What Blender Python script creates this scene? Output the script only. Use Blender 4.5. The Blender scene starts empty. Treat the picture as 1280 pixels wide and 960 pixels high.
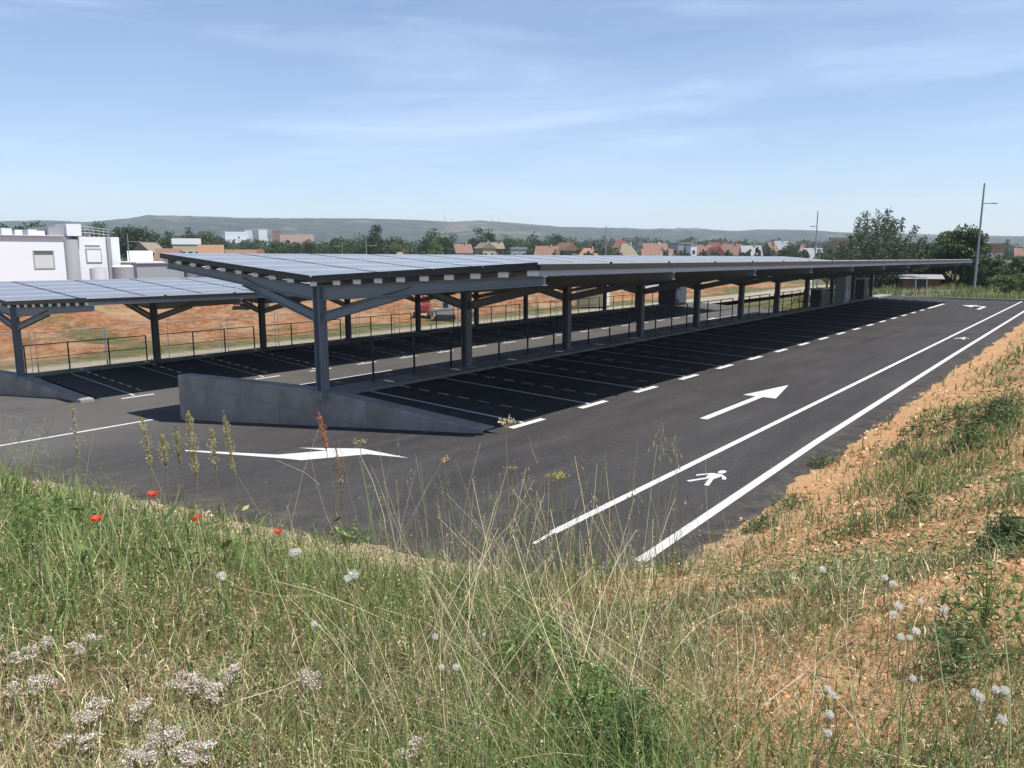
import bpy, math, random
import numpy as np
from mathutils import Vector, Matrix

random.seed(7)
RNG = np.random.default_rng(11)
R = math.radians
SC = bpy.context.scene
COL = SC.collection

# ------------------------------------------------------------------ camera geometry
F, CX, CY, HY, VX = 960.0, 640.0, 480.0, 317.0, 1399.0
PITCH = math.atan((CY - HY) / F)
YAW = math.atan((VX - CX) / math.hypot(F, CY - HY))
EYE = 3.4


def ray(x, y):
    """direction in the place (x across the lot, y along it, z up) seen at a photo position"""
    r, u = (x - CX) / F, (CY - y) / F
    fw = math.cos(PITCH) + u * math.sin(PITCH)
    up = u * math.cos(PITCH) - math.sin(PITCH)
    return (-fw * math.sin(YAW) + r * math.cos(YAW), fw * math.cos(YAW) + r * math.sin(YAW), up)


def P(px, py, d):
    a, b, c = ray(px, py)
    t = d / math.hypot(a, b)
    return Vector((a * t, b * t, EYE + c * t))


def G(px, py, z):
    a, b, c = ray(px, py)
    t = (z - EYE) / c
    return Vector((a * t, b * t, z))


# ------------------------------------------------------------------ noise
def _hash(ix, iy, s):
    h = (ix.astype(np.int64) * 374761393 + iy.astype(np.int64) * 668265263 + s * 974634721) & 0xFFFFFFFF
    h = ((h ^ (h >> 13)) * 1274126177) & 0xFFFFFFFF
    h = h ^ (h >> 16)
    return (h & 0xFFFF) / 65535.0


def vnoise(x, y, s=0):
    x = np.asarray(x, float); y = np.asarray(y, float)
    ix, iy = np.floor(x), np.floor(y)
    fx, fy = x - ix, y - iy
    fx = fx * fx * (3 - 2 * fx); fy = fy * fy * (3 - 2 * fy)
    a = _hash(ix, iy, s); b = _hash(ix + 1, iy, s); c = _hash(ix, iy + 1, s); d = _hash(ix + 1, iy + 1, s)
    return (a * (1 - fx) + b * fx) * (1 - fy) + (c * (1 - fx) + d * fx) * fy


def fbm(x, y, s=0, o=4):
    v, a, t = 0.0, 0.5, 0.0
    x = np.asarray(x, float); y = np.asarray(y, float)
    for i in range(o):
        v = v + a * vnoise(x, y, s + i * 17); t += a
        x = x * 2.03 + 3.1; y = y * 2.03 + 1.7; a *= 0.5
    return v / t


def sstep(a, b, x):
    t = np.clip((np.asarray(x, float) - a) / (b - a), 0, 1)
    return t * t * (3 - 2 * t)


# ------------------------------------------------------------------ materials
MATS = {}


def nodes(name):
    m = bpy.data.materials.new(name); m.use_nodes = True
    nt = m.node_tree
    return m, nt, nt.nodes['Principled BSDF']


def mat(name, col, rough=0.7, metal=0.0, var=0.12, scale=3.0, bump=0.0, bscale=40.0, spec=0.4):
    """a plain painted / stone / metal surface with a soft procedural unevenness"""
    if name in MATS: return MATS[name]
    m, nt, b = nodes(name)
    tc = nt.nodes.new('ShaderNodeTexCoord')
    n = nt.nodes.new('ShaderNodeTexNoise'); n.inputs['Scale'].default_value = scale; n.inputs['Detail'].default_value = 6
    nt.links.new(tc.outputs['Object'], n.inputs['Vector'])
    mx = nt.nodes.new('ShaderNodeMix'); mx.data_type = 'RGBA'
    mx.inputs[6].default_value = (*[c * (1 - var) for c in col], 1); mx.inputs[7].default_value = (*[min(1, c * (1 + var)) for c in col], 1)
    nt.links.new(n.outputs['Fac'], mx.inputs[0]); nt.links.new(mx.outputs[2], b.inputs['Base Color'])
    b.inputs['Roughness'].default_value = rough; b.inputs['Metallic'].default_value = metal
    b.inputs['Specular IOR Level'].default_value = spec
    if bump:
        n2 = nt.nodes.new('ShaderNodeTexNoise'); n2.inputs['Scale'].default_value = bscale; n2.inputs['Detail'].default_value = 4
        nt.links.new(tc.outputs['Object'], n2.inputs['Vector'])
        bp = nt.nodes.new('ShaderNodeBump'); bp.inputs['Strength'].default_value = bump; bp.inputs['Distance'].default_value = 0.02
        nt.links.new(n2.outputs['Fac'], bp.inputs['Height']); nt.links.new(bp.outputs['Normal'], b.inputs['Normal'])
    MATS[name] = m
    return m


def ramp(nt, fac, stops):
    r = nt.nodes.new('ShaderNodeValToRGB')
    e = r.color_ramp.elements
    while len(e) < len(stops): e.new(0.5)
    for i, (p, c) in enumerate(stops):
        e[i].position = p; e[i].color = (*c, 1) if len(c) == 3 else c
    nt.links.new(fac, r.inputs[0])
    return r.outputs['Color']


def noise_node(nt, scale, detail=6, vec=None, rough=0.55, dist=0.0):
    n = nt.nodes.new('ShaderNodeTexNoise')
    n.inputs['Scale'].default_value = scale; n.inputs['Detail'].default_value = detail
    n.inputs['Roughness'].default_value = rough; n.inputs['Distortion'].default_value = dist
    if vec is not None: nt.links.new(vec, n.inputs['Vector'])
    return n.outputs['Fac']


def mixc(nt, fac, a, b, blend='MIX'):
    mx = nt.nodes.new('ShaderNodeMix'); mx.data_type = 'RGBA'; mx.blend_type = blend
    for s, i in ((fac, 0), (a, 6), (b, 7)):
        if hasattr(s, 'is_output'): nt.links.new(s, mx.inputs[i])
        elif isinstance(s, (int, float)): mx.inputs[i].default_value = s
        else: mx.inputs[i].default_value = (*s, 1)
    return mx.outputs[2]


def math_node(nt, op, a, b=None):
    n = nt.nodes.new('ShaderNodeMath'); n.operation = op
    for s, i in ((a, 0), (b, 1)):
        if s is None: continue
        if hasattr(s, 'is_output'): nt.links.new(s, n.inputs[i])
        else: n.inputs[i].default_value = s
    return n.outputs[0]


def bump_to(nt, b, h, strength, dist):
    bp = nt.nodes.new('ShaderNodeBump'); bp.inputs['Strength'].default_value = strength; bp.inputs['Distance'].default_value = dist
    nt.links.new(h, bp.inputs['Height']); nt.links.new(bp.outputs['Normal'], b.inputs['Normal'])


def leaf_mat(name, trans=0.35, rough=0.55):
    """plant tissue: the leaf's own colour from its attribute, some light passing through"""
    m, nt, b = nodes(name)
    at = nt.nodes.new('ShaderNodeAttribute'); at.attribute_name = 'col'
    nt.links.new(at.outputs['Color'], b.inputs['Base Color'])
    b.inputs['Roughness'].default_value = rough; b.inputs['Specular IOR Level'].default_value = 0.25
    tr = nt.nodes.new('ShaderNodeBsdfTranslucent')
    nt.links.new(at.outputs['Color'], tr.inputs['Color'])
    ms = nt.nodes.new('ShaderNodeMixShader'); ms.inputs[0].default_value = trans
    nt.links.new(b.outputs[0], ms.inputs[1]); nt.links.new(tr.outputs[0], ms.inputs[2])
    nt.links.new(ms.outputs[0], nt.nodes['Material Output'].inputs['Surface'])
    return m


def asphalt_mat():
    m, nt, b = nodes('asphalt')
    tc = nt.nodes.new('ShaderNodeTexCoord'); v = tc.outputs['Object']
    fine = noise_node(nt, 90, 3, v, 0.7)
    mp = nt.nodes.new('ShaderNodeMapping'); mp.inputs['Scale'].default_value = (1.6, 0.22, 1)
    nt.links.new(v, mp.inputs['Vector'])
    streak = noise_node(nt, 1.3, 7, mp.outputs[0], 0.62)
    big = noise_node(nt, 0.25, 5, v, 0.6)
    c = ramp(nt, streak, [(0.3, (0.038, 0.0365, 0.0365)), (0.55, (0.050, 0.0475, 0.0475)), (0.75, (0.066, 0.0630, 0.0620))])
    c = mixc(nt, math_node(nt, 'MULTIPLY', math_node(nt, 'SUBTRACT', big, 0.42), 1.2), c, (0.074, 0.071, 0.069))
    mid = noise_node(nt, 9, 6, v, 0.75)
    c = mixc(nt, 1.0, c, ramp(nt, mid, [(0.32, (0.80, 0.80, 0.80)), (0.68, (1.18, 1.18, 1.18))]), 'MULTIPLY')
    wv = nt.nodes.new('ShaderNodeTexWave'); wv.wave_type = 'BANDS'; wv.bands_direction = 'X'; wv.inputs['Scale'].default_value = 0.085; wv.inputs['Distortion'].default_value = 0.6; wv.inputs['Detail'].default_value = 1
    nt.links.new(v, wv.inputs['Vector'])
    c = mixc(nt, 1.0, c, ramp(nt, wv.outputs['Fac'], [(0.0, (0.93, 0.93, 0.93)), (0.015, (1, 1, 1))]), 'MULTIPLY')
    sp = ramp(nt, fine, [(0.35, (0.6, 0.6, 0.6)), (0.7, (1.5, 1.5, 1.5))])
    c = mixc(nt, 1.0, c, sp, 'MULTIPLY')
    # the middle lane is dustier: paler from x=-27 to -15
    sx = nt.nodes.new('ShaderNodeSeparateXYZ'); nt.links.new(v, sx.inputs[0])
    mr = nt.nodes.new('ShaderNodeMapRange'); mr.inputs['From Min'].default_value = -12; mr.inputs['From Max'].default_value = -21
    nt.links.new(sx.outputs[0], mr.inputs['Value'])
    dust = math_node(nt, 'MULTIPLY', mr.outputs[0], math_node(nt, 'MULTIPLY', big, 1.1))
    c = mixc(nt, dust, c, (0.115, 0.110, 0.103))
    ed = nt.nodes.new('ShaderNodeMapRange'); ed.inputs['From Min'].default_value = -4.15; ed.inputs['From Max'].default_value = -3.4
    nt.links.new(sx.outputs[0], ed.inputs['Value'])
    ed2 = nt.nodes.new('ShaderNodeMapRange'); ed2.inputs['From Min'].default_value = 6.5; ed2.inputs['From Max'].default_value = 5.2
    nt.links.new(sx.outputs[1], ed2.inputs['Value'])
    wash = math_node(nt, 'MULTIPLY', math_node(nt, 'MAXIMUM', ed.outputs[0], ed2.outputs[0]), ramp(nt, noise_node(nt, 3.2, 8, v, 0.65), [(0.45, (0, 0, 0)), (0.72, (0.6, 0.6, 0.6))]))
    c = mixc(nt, wash, c, (0.20, 0.15, 0.10))
    vo = nt.nodes.new('ShaderNodeTexVoronoi'); vo.inputs['Scale'].default_value = 0.42; nt.links.new(v, vo.inputs['Vector'])
    spot = math_node(nt, 'LESS_THAN', math_node(nt, 'ADD', vo.outputs['Distance'], math_node(nt, 'MULTIPLY', mid, 0.16)), 0.13)
    c = mixc(nt, math_node(nt, 'MULTIPLY', spot, 0.45), c, (0.018, 0.017, 0.017))
    nt.links.new(c, b.inputs['Base Color'])
    b.inputs['Roughness'].default_value = 0.92; b.inputs['Specular IOR Level'].default_value = 0.08
    bump_to(nt, b, fine, 0.35, 0.01)
    return m


def concrete_mat(name, base, dark=0.75):
    m, nt, b = nodes(name)
    tc = nt.nodes.new('ShaderNodeTexCoord'); v = tc.outputs['Object']
    n1 = noise_node(nt, 1.2, 8, v, 0.62, 0.4); n2 = noise_node(nt, 45, 4, v, 0.6)
    c = ramp(nt, n1, [(0.3, tuple(x * dark for x in base)), (0.52, base), (0.72, tuple(min(1, x * 1.2) for x in base))])
    mp = nt.nodes.new('ShaderNodeMapping'); mp.inputs['Scale'].default_value = (1.2, 1.2, 0.30); nt.links.new(v, mp.inputs['Vector'])
    st = noise_node(nt, 1.6, 5, mp.outputs[0], 0.6)
    c = mixc(nt, 1.0, c, ramp(nt, st, [(0.4, (1, 1, 1)), (0.75, (0.86, 0.855, 0.84))]), 'MULTIPLY')
    if name == 'cast_concrete':
        sx = nt.nodes.new('ShaderNodeSeparateXYZ'); nt.links.new(v, sx.inputs[0])
        jx = math_node(nt, 'LESS_THAN', math_node(nt, 'FRACT', math_node(nt, 'MULTIPLY', math_node(nt, 'ADD', sx.outputs[0], 40.4), 0.62)), 0.014)
        pl_ = math_node(nt, 'SUBTRACT', sx.outputs[2], math_node(nt, 'MULTIPLY', sx.outputs[0], -0.03))
        jz = math_node(nt, 'LESS_THAN', math_node(nt, 'ABSOLUTE', math_node(nt, 'ADD', pl_, 0.34)), 0.010)
        c = mixc(nt, math_node(nt, 'MULTIPLY', math_node(nt, 'MAXIMUM', jx, jz), 0.45), c, (0.07, 0.07, 0.068))
        pt = ramp(nt, noise_node(nt, 0.8, 4, v, 0.5), [(0.50, (0, 0, 0)), (0.56, (0.30, 0.30, 0.30))])
        c = mixc(nt, pt, c, (0.13, 0.115, 0.095))
    nt.links.new(c, b.inputs['Base Color']); b.inputs['Roughness'].default_value = 0.9
    bump_to(nt, b, n2, 0.25, 0.01)
    return m


def paint_mat():
    m, nt, b = nodes('road_paint')
    tc = nt.nodes.new('ShaderNodeTexCoord'); v = tc.outputs['Object']
    n = noise_node(nt, 60, 4, v, 0.7); n2 = noise_node(nt, 2.5, 5, v, 0.6)
    c = mixc(nt, n2, (0.44, 0.44, 0.43), (0.60, 0.60, 0.585))
    n3 = noise_node(nt, 14, 8, v, 0.8)
    c = mixc(nt, ramp(nt, n3, [(0.52, (0, 0, 0)), (0.64, (0.5, 0.5, 0.5))]), c, (0.16, 0.155, 0.15))
    c = mixc(nt, 1.0, c, ramp(nt, n, [(0.25, (0.55, 0.55, 0.55)), (0.4, (1, 1, 1))]), 'MULTIPLY')
    nt.links.new(c, b.inputs['Base Color']); b.inputs['Roughness'].default_value = 0.75
    bump_to(nt, b, n, 0.2, 0.006)
    return m


def soil_mat():
    """bank: the attribute 'zone' says where bare clay (r), pale gravel (g) lie between the litter"""
    m, nt, b = nodes('bank_soil')
    tc = nt.nodes.new('ShaderNodeTexCoord'); v = tc.outputs['Object']
    at = nt.nodes.new('ShaderNodeAttribute'); at.attribute_name = 'zone'
    sp = nt.nodes.new('ShaderNodeSeparateColor'); nt.links.new(at.outputs['Color'], sp.inputs[0])
    n1 = noise_node(nt, 1.7, 6, v); n2 = noise_node(nt, 14, 6, v, 0.65); n3 = noise_node(nt, 70, 4, v, 0.7)
    litter = ramp(nt, n2, [(0.3, (0.07, 0.050, 0.028)), (0.5, (0.15, 0.108, 0.058)), (0.7, (0.27, 0.205, 0.12))])
    clay = ramp(nt, n2, [(0.28, (0.25, 0.118, 0.046)), (0.5, (0.43, 0.220, 0.096)), (0.72, (0.55, 0.345, 0.185))])
    clay = mixc(nt, math_node(nt, 'MULTIPLY', n1, 0.6), clay, (0.46, 0.32, 0.18))
    grav = ramp(nt, n3, [(0.3, (0.15, 0.115, 0.07)), (0.5, (0.33, 0.255, 0.165)), (0.68, (0.50, 0.42, 0.31))])
    c = mixc(nt, sp.outputs[0], litter, clay)
    c = mixc(nt, sp.outputs[1], c, grav)
    nt.links.new(c, b.inputs['Base Color']); b.inputs['Roughness'].default_value = 0.95; b.inputs['Specular IOR Level'].default_value = 0.15
    h = math_node(nt, 'ADD', n2, math_node(nt, 'MULTIPLY', n3, 0.35))
    bump_to(nt, b, h, 0.9, 0.035)
    return m


def field_mat():
    m, nt, b = nodes('field_soil')
    tc = nt.nodes.new('ShaderNodeTexCoord'); v = tc.outputs['Object']
    at = nt.nodes.new('ShaderNodeAttribute'); at.attribute_name = 'zone'
    sp = nt.nodes.new('ShaderNodeSeparateColor'); nt.links.new(at.outputs['Color'], sp.inputs[0])
    n1 = noise_node(nt, 0.22, 8, v, 0.6); n2 = noise_node(nt, 1.6, 7, v, 0.65)
    grass = ramp(nt, n2, [(0.3, (0.055, 0.065, 0.022)), (0.5, (0.11, 0.105, 0.042)), (0.7, (0.21, 0.17, 0.085))])
    clay = ramp(nt, n2, [(0.3, (0.12, 0.050, 0.022)), (0.5, (0.25, 0.110, 0.048)), (0.7, (0.40, 0.225, 0.115))])
    clay = mixc(nt, ramp(nt, n1, [(0.45, (0, 0, 0)), (0.65, (0.8, 0.8, 0.8))]), clay, (0.35, 0.245, 0.145))
    c = mixc(nt, sp.outputs[0], grass, clay)
    c = mixc(nt, sp.outputs[1], c, mixc(nt, n2, (0.26, 0.22, 0.165), (0.42, 0.37, 0.29)))
    nt.links.new(c, b.inputs['Base Color']); b.inputs['Roughness'].default_value = 0.95; b.inputs['Specular IOR Level'].default_value = 0.15
    bump_to(nt, b, n2, 1.0, 0.5)
    return m


def hill_mat():
    m, nt, b = nodes('hill_scrub')
    tc = nt.nodes.new('ShaderNodeTexCoord'); v = tc.outputs['Object']
    n1 = noise_node(nt, 0.0035, 8, v, 0.62); n2 = noise_node(nt, 0.028, 6, v, 0.7)
    c = ramp(nt, n2, [(0.44, (0.006, 0.015, 0.006)), (0.51, (0.014, 0.027, 0.010)), (0.60, (0.050, 0.058, 0.026))])
    c = mixc(nt, ramp(nt, n1, [(0.56, (0, 0, 0)), (0.61, (0.7, 0.7, 0.7))]), c, mixc(nt, n2, (0.03, 0.045, 0.018), (0.20, 0.155, 0.085)))
    nt.links.new(c, b.inputs['Base Color']); b.inputs['Roughness'].default_value = 1.0; b.inputs['Specular IOR Level'].default_value = 0.1
    return m


def panel_mat():
    m, nt, b = nodes('solar_glass')
    tc = nt.nodes.new('ShaderNodeTexCoord')
    br = nt.nodes.new('ShaderNodeTexBrick'); br.offset = 0
    br.inputs['Scale'].default_value = 1.0
    br.inputs['Brick Width'].default_value = 0.105; br.inputs['Row Height'].default_value = 0.205; br.inputs['Mortar Size'].default_value = 0.003
    br.inputs['Color1'].default_value = (0.017, 0.019, 0.030, 1); br.inputs['Color2'].default_value = (0.022, 0.024, 0.036, 1)
    br.inputs['Mortar'].default_value = (0.14, 0.14, 0.16, 1)
    nt.links.new(tc.outputs['Object'], br.inputs['Vector'])
    d = noise_node(nt, 2.0, 5, tc.outputs['Object'])
    c = mixc(nt, math_node(nt, 'ADD', math_node(nt, 'MULTIPLY', d, 0.30), 0.20), br.outputs['Color'], (0.40, 0.375, 0.365))      # pale grey film: the sky's sheen on the glass put into the colour
    nt.links.new(c, b.inputs['Base Color'])
    b.inputs['Roughness'].default_value = 0.20; b.inputs['IOR'].default_value = 1.5; b.inputs['Specular IOR Level'].default_value = 0.5
    return m


M_ASPH = asphalt_mat(); M_PAINT = paint_mat()
M_CONC = concrete_mat('cast_concrete', (0.27, 0.26, 0.24), 0.82); M_KERB = concrete_mat('kerb_concrete', (0.25, 0.24, 0.22))
M_STEEL = mat('grey_steel_paint', (0.165, 0.190, 0.212), 0.5, 0.0, 0.10, 2.0)
M_GALV = mat('galvanised_sheet', (0.72, 0.74, 0.74), 0.55, 0.0, 0.10, 6.0)
M_EDGE_LIT = mat('zinc_edge_sunlit', (0.36, 0.42, 0.48), 0.55, 0.0, 0.08, 6.0)  # paler copy of the purlin tone, sunlight put into the colour
M_POLE = mat('weathered_zinc', (0.22, 0.23, 0.24), 0.6, 0.0, 0.10, 6.0)
M_ALU = mat('aluminium_frame', (0.42, 0.42, 0.43), 0.5, 0.0, 0.05)
M_GLASS = panel_mat()
M_BLACK = mat('black_rail_paint', (0.018, 0.019, 0.021), 0.45)
M_SOIL = soil_mat(); M_FIELD = field_mat(); M_HILL = hill_mat()
M_LEAF = leaf_mat('leaf', 0.36); M_DRY = leaf_mat('dry_stem', 0.12, 0.8); M_FLUFF = leaf_mat('seed_fluff', 0.5, 0.9)
M_BARK = mat('bark', (0.13, 0.105, 0.08), 0.95, 0, 0.35, 8, 0.6, 20)
M_STONE = leaf_mat('clod', 0.0, 0.95)


# ------------------------------------------------------------------ mesh helpers
class MB:
    """collects faces of one part, builds one mesh object"""
    def __init__(s): s.v, s.f, s.m = [], [], []

    def face(s, pts, mi=0):
        n = len(s.v); s.v += [tuple(p) for p in pts]; s.f.append(tuple(range(n, n + len(pts)))); s.m.append(mi); return s

    def hexa(s, p, mi=0):
        """p: 4 bottom corners then 4 top corners"""
        n = len(s.v); s.v += [tuple(q) for q in p]
        for f in ((3, 2, 1, 0), (4, 5, 6, 7), (0, 1, 5, 4), (1, 2, 6, 5), (2, 3, 7, 6), (3, 0, 4, 7)):
            s.f.append(tuple(n + i for i in f)); s.m.append(mi)
        return s

    def box(s, x0, x1, y0, y1, z0, z1, mi=0):
        return s.hexa([(x0, y0, z0), (x1, y0, z0), (x1, y1, z0), (x0, y1, z0), (x0, y0, z1), (x1, y0, z1), (x1, y1, z1), (x0, y1, z1)], mi)

    def tube(s, pts, rad, n=6, mi=0, cap=True):
        pts = [Vector(p) for p in pts]
        if not isinstance(rad, (list, tuple)): rad = [rad] * len(pts)
        base = len(s.v)
        for i, p in enumerate(pts):
            d = (pts[min(i + 1, len(pts) - 1)] - pts[max(i - 1, 0)])
            d = d.normalized() if d.length > 1e-9 else Vector((0, 0, 1))
            a = d.cross(Vector((0, 0, 1)) if abs(d.z) < 0.9 else Vector((1, 0, 0))).normalized(); b = d.cross(a)
            for k in range(n):
                t = 2 * math.pi * k / n
                s.v.append(tuple(p + (a * math.cos(t) + b * math.sin(t)) * rad[i]))
        for i in range(len(pts) - 1):
            for k in range(n):
                a0 = base + i * n + k; a1 = base + i * n + (k + 1) % n
                s.f.append((a0, a0 + n, a1 + n, a1)); s.m.append(mi)
        if cap:
            s.f.append(tuple(base + k for k in range(n))); s.m.append(mi)
            s.f.append(tuple(base + (len(pts) - 1) * n + n - 1 - k for k in range(n))); s.m.append(mi)
        return s

    def prism_y(s, prof, y0, y1, mi=0):
        """closed (x,z) outline pushed along y"""
        n = len(s.v); k = len(prof)
        s.v += [(x, y0, z) for x, z in prof] + [(x, y1, z) for x, z in prof]
        for i in range(k):
            j = (i + 1) % k
            s.f.append((n + i, n + j, n + k + j, n + k + i)); s.m.append(mi)
        s.f.append(tuple(n + k - 1 - i for i in range(k))); s.m.append(mi)
        s.f.append(tuple(n + k + i for i in range(k))); s.m.append(mi)
        return s

    def ibeam(s, a, b, d0, d1, y, w=0.18, ft=0.018, wt=0.014, mi=0):
        """I-section in the x-z plane at y from a to b (x,z of the top face), depths d0,d1"""
        (xa, za), (xb, zb) = a, b
        def hx(ya, yb, t0, t1, u0, u1):
            s.hexa([(xa, ya, za - u0), (xb, ya, zb - u1), (xb, yb, zb - u1), (xa, yb, za - u0),
                    (xa, ya, za - t0), (xb, ya, zb - t1), (xb, yb, zb - t1), (xa, yb, za - t0)], mi)
        hx(y - w / 2, y + w / 2, 0, 0, ft, ft)
        hx(y - w / 2, y + w / 2, d0 - ft, d1 - ft, d0, d1)
        hx(y - wt / 2, y + wt / 2, ft, ft, d0 - ft, d1 - ft)
        return s

    def build(s, name, mats, parent=None, origin=None, local=False):
        me = bpy.data.meshes.new(name)
        if not isinstance(mats, (list, tuple)): mats = [mats]
        off = Vector((0, 0, 0))
        if not local:
            if parent is not None: off = WORLD(parent)
            elif origin is not None: off = Vector(origin)
        me.from_pydata([(x - off.x, y - off.y, z - off.z) for x, y, z in s.v], [], s.f)
        for m in mats: me.materials.append(m)
        me.polygons.foreach_set('material_index', s.m)
        me.update()
        o = bpy.data.objects.new(name, me); COL.objects.link(o)
        if parent is not None: o.parent = parent
        elif origin is not None: o.location = origin
        return o


def WORLD(o):
    v = Vector(o.location)
    while o.parent is not None:
        o = o.parent; v += Vector(o.location)
    return v


def npmesh(name, verts, faces, mats, parent=None, col=None, smooth=False, attr='col', off=None):
    """verts (n,3), faces list of int arrays (m,k) ; col (n,3)"""
    me = bpy.data.meshes.new(name)
    verts = np.asarray(verts, np.float32)
    if off is not None: verts = verts - np.asarray(off, np.float32)
    me.vertices.add(len(verts)); me.vertices.foreach_set('co', verts.ravel())
    loops = np.concatenate([f.ravel() for f in faces]).astype(np.int32)
    tot = np.concatenate([np.full(len(f), f.shape[1]) for f in faces]).astype(np.int32)
    st = np.concatenate([[0], np.cumsum(tot)[:-1]]).astype(np.int32)
    me.loops.add(len(loops)); me.loops.foreach_set('vertex_index', loops)
    me.polygons.add(len(tot)); me.polygons.foreach_set('loop_start', st); me.polygons.foreach_set('loop_total', tot)
    if smooth: me.polygons.foreach_set('use_smooth', np.ones(len(tot), bool))
    if col is not None:
        a = me.attributes.new(attr, 'FLOAT_COLOR', 'POINT')
        c = np.ones((len(verts), 4), np.float32); c[:, :3] = col
        a.data.foreach_set('color', c.ravel())
    if not isinstance(mats, (list, tuple)): mats = [mats]
    for m in mats: me.materials.append(m)
    me.update(calc_edges=True); me.validate()
    o = bpy.data.objects.new(name, me); COL.objects.link(o)
    if parent is not None: o.parent = parent
    elif off is not None: o.location = off
    return o


def thing(name, label, cat, loc=(0, 0, 0), rz=0.0, group=None):
    o = bpy.data.objects.new(name, None); COL.objects.link(o)
    o.empty_display_size = 0.2
    o.location = loc; o.rotation_euler = (0, 0, rz)
    return tag(o, label, cat, group)


def tag(o, label, cat, group=None):
    o['label'] = label; o['category'] = cat
    if group: o['group'] = group
    return o


def structure(o, label=None):
    o['kind'] = 'structure'
    return o


def stuff(o, label, cat=None):
    o['kind'] = 'stuff'; o['label'] = label
    if cat: o['category'] = cat
    return o


CHILDREN = {}


def copy_tree(o, parent=None):
    kids = {}
    for q in bpy.data.objects: kids.setdefault(q.parent, []).append(q)
    def rec(a, par):
        c = a.copy(); COL.objects.link(c); c.parent = par
        for ch in kids.get(a, []): rec(ch, c)
        return c
    return rec(o, parent)


ORD = ['first', 'second', 'third', 'fourth', 'fifth', 'sixth', 'seventh', 'eighth', 'ninth', 'tenth', 'eleventh', 'twelfth',
       'thirteenth', 'fourteenth', 'fifteenth', 'sixteenth']

# ------------------------------------------------------------------ world, sun, camera
SUN_DIR = Vector((0.455, 0.06, 1.0)).normalized()
w = bpy.data.worlds.new('World'); SC.world = w; w.use_nodes = True
nt = w.node_tree
bg = nt.nodes['Background']
sky = nt.nodes.new('ShaderNodeTexSky'); sky.sky_type = 'NISHITA'; sky.sun_disc = False
sky.sun_elevation = math.asin(SUN_DIR.z); sky.sun_rotation = math.atan2(SUN_DIR.x, SUN_DIR.y)
sky.altitude = 800; sky.air_density = 1.0; sky.dust_density = 0.6; sky.ozone_density = 1.6
tc = nt.nodes.new('ShaderNodeTexCoord')
sx = nt.nodes.new('ShaderNodeSeparateXYZ'); nt.links.new(tc.outputs['Generated'], sx.inputs[0])
zc = math_node(nt, 'ADD', math_node(nt, 'MAXIMUM', sx.outputs[2], 0.0), 0.09)
cx = nt.nodes.new('ShaderNodeCombineXYZ')
nt.links.new(math_node(nt, 'DIVIDE', sx.outputs[0], zc), cx.inputs[0]); nt.links.new(math_node(nt, 'DIVIDE', sx.outputs[1], zc), cx.inputs[1])
mp = nt.nodes.new('ShaderNodeMapping'); mp.inputs['Rotation'].default_value = (0, 0, -YAW + R(2)); mp.inputs['Scale'].default_value = (0.20, 0.75, 1)
nt.links.new(cx.outputs[0], mp.inputs['Vector'])
c1 = noise_node(nt, 1.5, 10, mp.outputs[0], 0.60, 0.9)
c2 = noise_node(nt, 0.45, 5, mp.outputs[0], 0.5, 0.2)
rt = nt.nodes.new('ShaderNodeVectorRotate'); rt.rotation_type = 'Z_AXIS'; rt.inputs['Angle'].default_value = -YAW
nt.links.new(tc.outputs['Generated'], rt.inputs['Vector'])
mp2 = nt.nodes.new('ShaderNodeMapping'); mp2.inputs['Rotation'].default_value = (0, R(7), 0); mp2.inputs['Scale'].default_value = (2.0, 0.6, 15.0); mp2.inputs['Location'].default_value = (3.1, 0.4, 1.7)
nt.links.new(rt.outputs[0], mp2.inputs['Vector'])
c3 = noise_node(nt, 1.0, 9, mp2.outputs[0], 0.58, 0.7)
veil = ramp(nt, math_node(nt, 'MULTIPLY', c1, math_node(nt, 'ADD', math_node(nt, 'MULTIPLY', c2, 1.4), 0.2)), [(0.25, (0.03, 0.03, 0.03)), (0.55, (0.14, 0.14, 0.14)), (0.78, (0.25, 0.25, 0.25))])
streak = ramp(nt, c3, [(0.50, (0, 0, 0)), (0.62, (0.16, 0.16, 0.16)), (0.76, (0.45, 0.45, 0.45))])
cf = mixc(nt, 1.0, veil, streak, 'SCREEN')
deep = nt.nodes.new('ShaderNodeMapRange'); deep.inputs['From Min'].default_value = 0.02; deep.inputs['From Max'].default_value = 0.33
nt.links.new(sx.outputs[2], deep.inputs['Value'])
tint = mixc(nt, 1.0, sky.outputs[0], mixc(nt, deep.outputs[0], (0.98, 1.0, 1.06), (0.86, 0.94, 1.08)), 'MULTIPLY')
cc = mixc(nt, cf, tint, (6.6, 7.6, 9.2))
nt.links.new(cc, bg.inputs['Color']); bg.inputs['Strength'].default_value = 0.088

sun = bpy.data.lights.new('sun', 'SUN'); sun.energy = 4.3; sun.angle = R(0.53); sun.color = (1.0, 0.955, 0.88)
so = bpy.data.objects.new('sun', sun); COL.objects.link(so)
so.rotation_euler = (-SUN_DIR).to_track_quat('-Z', 'Y').to_euler(); so.location = (20, 10, 60)

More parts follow.
